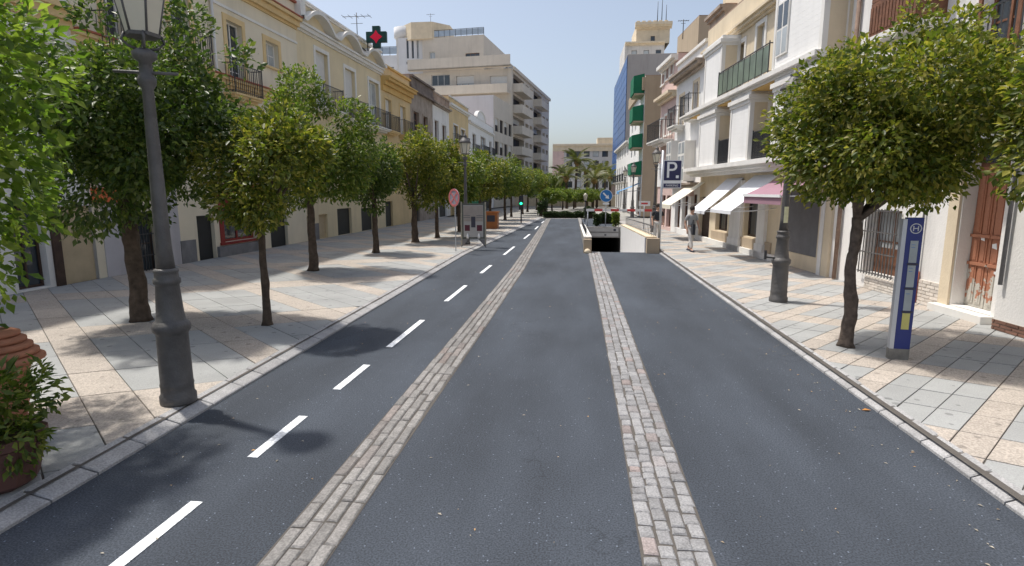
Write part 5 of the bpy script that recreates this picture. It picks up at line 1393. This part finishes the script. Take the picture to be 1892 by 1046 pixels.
def pot_plant():
    q = gp(8, 905)
    r0 = empty('planter', (q.x-.10, q.y+.05, .1), 'dark brown planter overflowing with leafy shrub at lower left edge', 'planter')
    MB().lathe([(.20, 0), (.27, .05), (.33, .3), (.335, .36), (.36, .38), (.36, .44), (.31, .44), (.30, .38)], 10, smooth=False, rot=.3).obj('pot', M_potb, r0)
    MB().lathe([(0.001, .395), (.30, .39)], 10, smooth=False, rot=.3).obj('soil', M_woodd, r0)
    p, out, nr, g = crown_points(5, (.40, .40, .44), 2600, 16, rc=.42, sprigs=9)
    p += np.array([.0, 0, .66]); n = len(p); ln = .085*g.uniform(.6, 1.3, n)
    c = bpy.data.objects.new('foliage', leaves_mesh('foliage', p, out, nr, ln, ln*.42, LEAF_M)); COL.objects.link(c); c.parent = r0
    base = leaves_mesh('leaf', np.zeros((1, 3)), np.array([[1., 0, 0]]), np.array([[0, 0, 1.]]), np.array([1.]), np.array([.34]), LEAF_D)
    rr = random.Random(4)
    for i in range(70):
        a = rr.uniform(0, 6.28); el = rr.uniform(-.1, 1.1); d = Vector((math.cos(a)*math.cos(el), math.sin(a)*math.cos(el), math.sin(el)))
        o = bpy.data.objects.new('leaf', base); COL.objects.link(o); o.parent = r0
        o.matrix_local = Matrix.Translation(Vector((d.x*.33, d.y*.33, .62+d.z*.36))) @ d.to_track_quat('X', 'Z').to_matrix().to_4x4() @ Matrix.Diagonal((.15, .15, .15, 1))
pot_plant()
p = atY(-8, 660, 5.0); urn = empty('terracotta_urn', (p.x, 5.0, .1), 'ribbed terracotta urn behind the dark planter at left edge', 'urn')
zt_ = atY(10, 612, 5.0).z-.1; prof = [(.16, 0), (.2, .05), (.17, .1)]
z = .1
while z < zt_*.62: prof += [(.19+.1*z, z), (.21+.1*z, z+.06)]; z += .09
MB().lathe(prof, 24).obj('body', M_terra, urn)
for i in range(5):
    zz = zt_*.66+i*(zt_*.34/5); rr_ = .40-.045*i
    MB().lathe([(rr_-.07, zz), (rr_, zz+.012), (rr_, zz+.045), (rr_-.06, zz+.07), (rr_-.10, zz+.072)], 24).obj('rib', M_terra, urn)
MB().lathe([(.25, zt_*.55), (.30, zt_*.66)], 24).obj('neck', M_terra, urn)

# ------------------------------------------------------------------ trees
LT = 'orange tree '
c = atY(268, 215, 9.56)
tree('orange_tree', -7.98, 9.56, c.z, (2.05, 1.8, 1.75), 30000, .11, LEAF_D, 'broad dark orange tree behind the nearest lamp, with thick leaning trunk', .13, seed=21, off=(c.x+7.98, 0), lean=(-.05, 0), K=34, rc=.32)
c = atY(505, 318, 9.48)
tree('orange_tree', -5.45, 9.48, c.z, (.98, 1.0, .95), 9500, .10, LEAF_Y, 'small glossy orange tree on thin bare trunk, second trunk from near lamp', .062, seed=22, off=(c.x+5.45, 0), K=15, rc=.40)
c = atY(585, 275, 16.3)
tree('orange_tree', -7.77, 16.3, c.z, (1.6, 1.55, 1.85), 18000, .12, LEAF_M, 'tall green orange tree left of the dark tree, crown before yellow house', .11, seed=23, off=(c.x+7.77, 0), K=19, sprigs=9, rc=.37)
c = atY(678, 315, 21.3)
tree('orange_tree', -7.59, 21.34, c.z, (1.15, 1.2, 1.55), 7500, .13, LEAF_D, 'darkest orange tree with thin black trunk, under the ochre cornice', .10, seed=24, off=(c.x+7.59, 0), K=16, rc=.38)
c = atY(770, 320, 25.8)
tree('orange_tree', -7.29, 25.83, c.z, (1.4, 1.5, 1.75), 9000, .14, LEAF_Y, 'sunlit yellow-green orange tree left of the no-stopping sign', .13, seed=25, off=(c.x+7.29, 0), K=15, rc=.40)
c = atY(812, 322, 29.)
tree('orange_tree', -6.9, 28.6, c.z, (1.4, 1.4, 1.6), 8500, .15, LEAF_Y, 'yellow-green orange tree directly behind the no-stopping sign', .09, seed=26, off=(c.x+6.9, 0))
# near bright tree at left edge
tree('orange_tree', -6.1, 4.6, 2.95, (1.1, 1.4, 1.5), 8200, .125, LEAF_B, 'bright close-up orange tree cut by the left edge of the view', .10, seed=27, off=(.06, -.1), K=20, rc=.40, single=300, sprigs=5)
# receding row: two crown shapes, each tree its own object
row = []
xs = interp([(33, -6.3), (45, -5.6), (60, -4.9), (80, -3.9), (110, -2.6)])
kinds = ['green', 'yellow-green', 'dark green']; order_ = ['third', 'fourth', 'fifth', 'sixth', 'seventh', 'eighth', 'ninth', 'tenth', 'eleventh', 'twelfth', 'thirteenth', 'fourteenth', 'fifteenth']
y = 33.; i = 0; protos = []
while y < 112 and i < 13:
    lab = '%s orange tree in the receding left row, %s behind the poster panel' % (kinds[i % 3], order_[i-2] if i > 1 else ('nearest' if i == 0 else 'second'))
    if i < 3:
        t = tree('orange_tree', xs(y), y, 3.3, (1.6, 1.6, 1.5), 7500, .17, (LEAF_M, LEAF_Y, LEAF_D)[i], lab, .09, seed=40+i, lean=(.1*(i-1), 0)); protos.append(t)
    else:
        t = copy_tree(protos[i % 3]); t.location = (xs(y), y, .1); t['label'] = lab; t.rotation_euler[2] = i*1.7
        s = 1+.12*math.sin(i*2.3); t.scale = (s, s, s*(.97+.06*(i % 2)))
    if i % 2 == 0: t.location.x -= .3
    y += 4.2+i*.38; i += 1
# right pavement trees
c = atY(1650, 228, 9.06)
tree('orange_tree', 4.28, 9.06, c.z, (1.55, 1.5, 1.30), 40000, .095, LEAF_Y, 'round yellow-green orange tree with gnarled grey trunk beside blue totem', .085, seed=31, off=(c.x-4.28+.28, .1), lean=(-.02, 0), K=38, rc=.34, bark=M_barkg, wig=.05, ht=2.0, sprigs=8)
c = atY(1985, 215, 6.9)
tree('orange_tree', c.x+.35, 6.9, c.z, (.72, .9, .8), 6000, .10, LEAF_Y, 'orange tree cut by the right edge of the view', .09, seed=32, off=(-.3, 0), K=20, bark=M_barkg)

# ------------------------------------------------------------------ end of the street: hedges, palms, far trees
def hedge(x, y, w, d, h, label, seed, m=leafmat('hedge_leaf', [(.018, .035, .01), (.03, .055, .014), (.05, .08, .02)], .2), name='hedge'):
    g = np.random.default_rng(seed); n = int(2600*w)
    root = empty(name, (x, y, .0), label, 'hedge', 'hedges closing the road end')
    p = np.stack([g.uniform(-w/2, w/2, n), g.uniform(-d/2, d/2, n), h*g.uniform(0, 1, n)**.5], 1); p[:, 2] *= .88+.12*np.sin(p[:, 0]*5+seed)
    c = bpy.data.objects.new('foliage', leaves_mesh('foliage', p, g.normal(size=(n, 3)), g.normal(size=(n, 3)), np.full(n, .16), np.full(n, .09), m)); COL.objects.link(c); c.parent = root
    MB().box(-w/2+.15, w/2-.15, -d/2+.15, d/2-.15, .0, h*.45).obj('planting_box', M_woodd, root)
hedge(-.7, 53.2, 3.9, .9, .55, 'low dark hedge across the end of the asphalt', 1)
hedge(1.55, 52.5, .9, .8, 1.0, 'small clipped bush behind the ramp left wall', 2)
hedge(2.7, 44., 1.1, .8, .8, 'dark box hedge over the ramp roof', 3); hedge(1.75, 40.5, .4, .4, 1.0, 'narrow dark shrub left of the blue arrow sign', 4)
p = gp(1022, 398, 0)
hedge(-2.9, 56, .9, .8, 1.7, 'round dark bush at the road end by the last trees', 6)
hedge(2.98, 39.6, .4, .4, 1.0, 'narrow green shrub right of the blue arrow sign', 8, LEAF_M)
# planter lamps/white post at end
wp = empty('white_bollard_lamp', (1.02, 46., 0), 'small white topped post lamp at the left corner of the ramp roof', 'lamp post')
MB().tube([(0, 0, 0), (0, 0, 1.7)], .04, 8).obj('post', M_iron, wp); MB().lathe([(.10, 1.7), (.17, 2.1), (.19, 2.12), (.02, 2.3)], 10).obj('lantern', M_lantern, wp)
# plaza wall and pale kerbs beyond
wl_ = empty('garden_wall', (3.5, 92, 0), 'low beige garden wall under the distant palms', 'wall')
MB().box(-17, 6, -.2, .2, 0, 1.6).obj('wall', M_tan2, wl_); MB().box(-17, 6, -.25, .25, 1.6, 1.75).obj('coping', M_trimw, wl_)
# palms
def palm_frond():
    mb = MB(); n = 10; L = 2.7; pts = []
    for i in range(n+1):
        t = i/n; pts.append(Vector((L*t*(1-.18*t), 0, .95*t-1.75*t*t)))
    mb.tube(pts, [.035*(1-.8*i/n) for i in range(n+1)], 4)
    for i in range(2*n):
        t = (i+1.5)/(2*n+1); k = min(int(t*n), n-1); f = t*n-k; q = pts[k]*(1-f)+pts[k+1]*f; l = .62*math.sin(math.pi*min(.97, t*.85+.12))+.08
        for s in (-1, 1):
            e = q+Vector((.28*l, s*l*.85, -.35*l)); 
            mb.add([q-Vector((.05, 0, 0)), q+Vector((.06, 0, 0)), e], [(0, 1, 2)])
    return mb.mesh('frond', LEAF_P)
FROND = palm_frond()
def palm(x, y, h, label, s=1., seed=0, nf=26):
    root = empty('palm_tree', (x, y, 0), label, 'palm tree', 'palm trees at the end of the street')
    g = random.Random(seed); lx = g.uniform(-.25, .25)
    pts = [(lx*(i/8)**2, 0, h*i/8) for i in range(9)]; MB().tube(pts, [.17*(1.25-.3*i/8) for i in range(9)], 10).obj('trunk', M_bark, root)
    MB().lathe([(.18, h-.5), (.42, h-.15), (.40, h+.15), (.15, h+.35)], 10, (lx, 0)).obj('crown_base', mat('palm_boot', (.30, .17, .07), .9, .3, 6, .5), root)
    for k in range(nf):
        o = bpy.data.objects.new('frond', FROND); COL.objects.link(o); o.parent = root; o.location = (lx, 0, h+.1)
        o.rotation_euler = (g.uniform(-.2, .2), -g.uniform(-.55, 1.15), k*2.399); q = s*g.uniform(.85, 1.1); o.scale = (q, q, q)
pal = [(1064, 300, 84, 'tall foremost palm with orange crown base, centre of street end'), (1086, 318, 90, 'palm just right of the tallest one'), (1036, 322, 92, 'leftmost palm before the pink wall panel'),
       (1048, 330, 80, 'short palm left of the tallest one'), (1104, 324, 88, 'palm above the blue arrow sign'), (1118, 318, 95, 'palm close to the blue glass tower'), (1096, 334, 80, 'lowest palm between the ramp and the arrow sign'),
       (1128, 330, 90, 'rightmost palm touching the blue tower edge')]
for i, (x, y, Y, lab) in enumerate(pal):
    p = atY(x, y, Y); palm(p.x, Y, p.z, lab, 1.0 if i else 1.1, i, 26 if i == 0 else 20)
far = [(1040, 362, 72, 'low rounded tree at the left of the palm garden'), (1060, 364, 76, 'low rounded tree under the tallest palm'), (1083, 362, 74, 'low rounded tree under the second palm'), (1103, 360, 78, 'low rounded tree behind the blue arrow sign'), (1020, 366, 66, 'low rounded tree after the last row tree')]
pf = None
for i, (x, y, Y, lab) in enumerate(far):
    p = atY(x, y, Y)
    if pf is None: t = pf = tree('garden_tree', p.x, Y, p.z, (1.4, 1.4, .85), 4500, .2, LEAF_M, lab, .09, 'low trees in the palm garden', 61)
    else: t = copy_tree(pf); t.location = (p.x, Y, .1); t['label'] = lab; t.rotation_euler[2] = i*1.3

# ------------------------------------------------------------------ people
def skin_mesh(name, verts, edges, radii, m, sub=2, root=0):
    me = bpy.data.meshes.new(name); me.from_pydata(verts, edges, []); o = bpy.data.objects.new('tmp', me); COL.objects.link(o)
    md = o.modifiers.new('s', 'SKIN'); md.use_smooth_shade = True
    for i, r in enumerate(radii):
        v = me.skin_vertices[0].data[i]; v.radius = (r, r) if not isinstance(r, tuple) else r
        v.use_root = (i == root)
    s = o.modifiers.new('d', 'SUBSURF'); s.levels = sub; s.render_levels = sub
    bpy.context.view_layer.update()
    nm = bpy.data.meshes.new_from_object(o.evaluated_get(bpy.context.evaluated_depsgraph_get())); bpy.data.objects.remove(o)
    nm.materials.clear(); nm.materials.append(m); nm.name = name
    nm.polygons.foreach_set('use_smooth', [True]*len(nm.polygons)); return nm
def person(x, y, rz, label, top, trousers, stride=.28, bag=None):
    r0 = empty('person', (x, y, .1), label, 'person', rz=rz)
    s = stride
    # walking towards local +Y; one continuous body
    V_ = [(0, 0, .95), (0, 0, 1.12), (0, .01, 1.30), (0, .0, 1.42), (0, .01, 1.50), (0, .03, 1.60), (0, .03, 1.70),
          (.09, 0, .90), (.10, s*.55, .50), (.10, s*.85, .09), (.10, s*.85+.16, .03),
          (-.09, 0, .90), (-.10, -s*.25, .50), (-.10, -s*1.15, .12), (-.10, -s*1.15+.14, .04),
          (.19, 0, 1.40), (.24, -.08, 1.13), (.24, .05, .90), (.24, .10, .82),
          (-.19, 0, 1.40), (-.24, .06, 1.13), (-.25, .16, .92), (-.25, .22, .85)]
    E_ = [(0, 1), (1, 2), (2, 3), (3, 4), (4, 5), (5, 6), (0, 7), (7, 8), (8, 9), (9, 10), (0, 11), (11, 12), (12, 13), (13, 14), (3, 15), (15, 16), (16, 17), (17, 18), (3, 19), (19, 20), (20, 21), (21, 22)]
    Rd = [(.15, .11), (.135, .10), (.16, .115), (.10, .08), .05, .085, .075, .09, .062, .042, .035, .09, .062, .042, .035, .06, .045, .033, .03, .06, .045, .033, .03]
    inst(skin_mesh('body', V_, E_, Rd, M_skin), 'body', r0)
    inst(skin_mesh('shirt', [V_[0], V_[1], V_[2], V_[3], V_[15], (.225, -.055, 1.2), V_[19], (-.225, .045, 1.2)], [(0, 1), (1, 2), (2, 3), (3, 4), (4, 5), (3, 6), (6, 7)], [(.165, .125), (.155, .12), (.175, .13), (.105, .09), .075, .062, .075, .062], top), 'shirt', r0)
    inst(skin_mesh('trousers', [V_[0], V_[7], V_[8], tuple(np.array(V_[9])+(0, 0, .04)), V_[11], V_[12], tuple(np.array(V_[13])+(0, 0, .05))], [(0, 1), (1, 2), (2, 3), (0, 4), (4, 5), (5, 6)], [(.16, .125), .105, .08, .065, .105, .08, .065], trousers), 'trousers', r0)
    for k in (9, 13):
        a = V_[k]; mb = MB().tube([(a[0], a[1]-.06, .035), (a[0], a[1]+.06, .04), (a[0], a[1]+.2, .03)], [.045, .05, .035], 8); mb.obj('shoe', M_ink, r0)
    MB().lathe([(0.001, 1.815), (.06, 1.80), (.095, 1.74), (.10, 1.68), (.085, 1.62)], 14, (0, .015)).obj('hair', M_hair, r0)
    for k, sg in ((18, 1), (22, -1)):
        a = Vector(V_[k]); mb = MB()
        mb.tube([a+Vector((0, 0, .03)), a+Vector((0, .01, -.05))], [.03, .028], 8)
        for f in range(4): mb.tube([a+Vector((0, -.022+f*.016, -.04)), a+Vector((0, -.02+f*.017, -.085-.006*(f % 3))), a+Vector((-.01*sg, -.018+f*.017, -.115-.006*(f % 3)))], [.009, .008, .006], 5)
        mb.tube([a+Vector((0, .03, -.0)), a+Vector((0, .05, -.05))], [.010, .007], 5); mb.obj('hand', M_skin, r0)
    MB().tube([(0, .115, 1.64), (0, .135, 1.615), (0, .11, 1.605)], [.012, .014, .01], 6).obj('nose', M_skin, r0)
    MB().tube([(-.025, .108, 1.575), (.025, .108, 1.575)], .005, 5).obj('mouth', M_redline, r0)
    for sg in (-1, 1):
        MB().tube([(sg*.032, .105, 1.655), (sg*.032, .116, 1.655)], .009, 6).obj('eye', M_ink, r0); MB().tube([(sg*.088, .02, 1.66), (sg*.098, .01, 1.635), (sg*.088, .02, 1.61)], .012, 6).obj('ear', M_skin, r0)
    return r0
person(4.72, 23.2, rad(200), 'walking person in pale trousers and light grey top near the white awnings', mat('grey_shirt', (.33, .33, .33), .9, .1, 6, .1), M_clothw)
bg_ = MB().box(-.05, .05, -.17, .17, 0, .42); bg_.tube([(0, -.12, .42), (0, -.06, .58), (0, .06, .58), (0, .12, .42)], .012, 5)
o = bg_.obj('shoulder_bag', M_clothd, None, (4.72+.02, 22.93, .78)); tag(o, 'black bag carried by the person in pale trousers', 'bag')
person(3.98, 27.2, rad(180), 'standing person in dark top and pale trousers beside the ramp wall', M_clothd, M_clothw, .08)
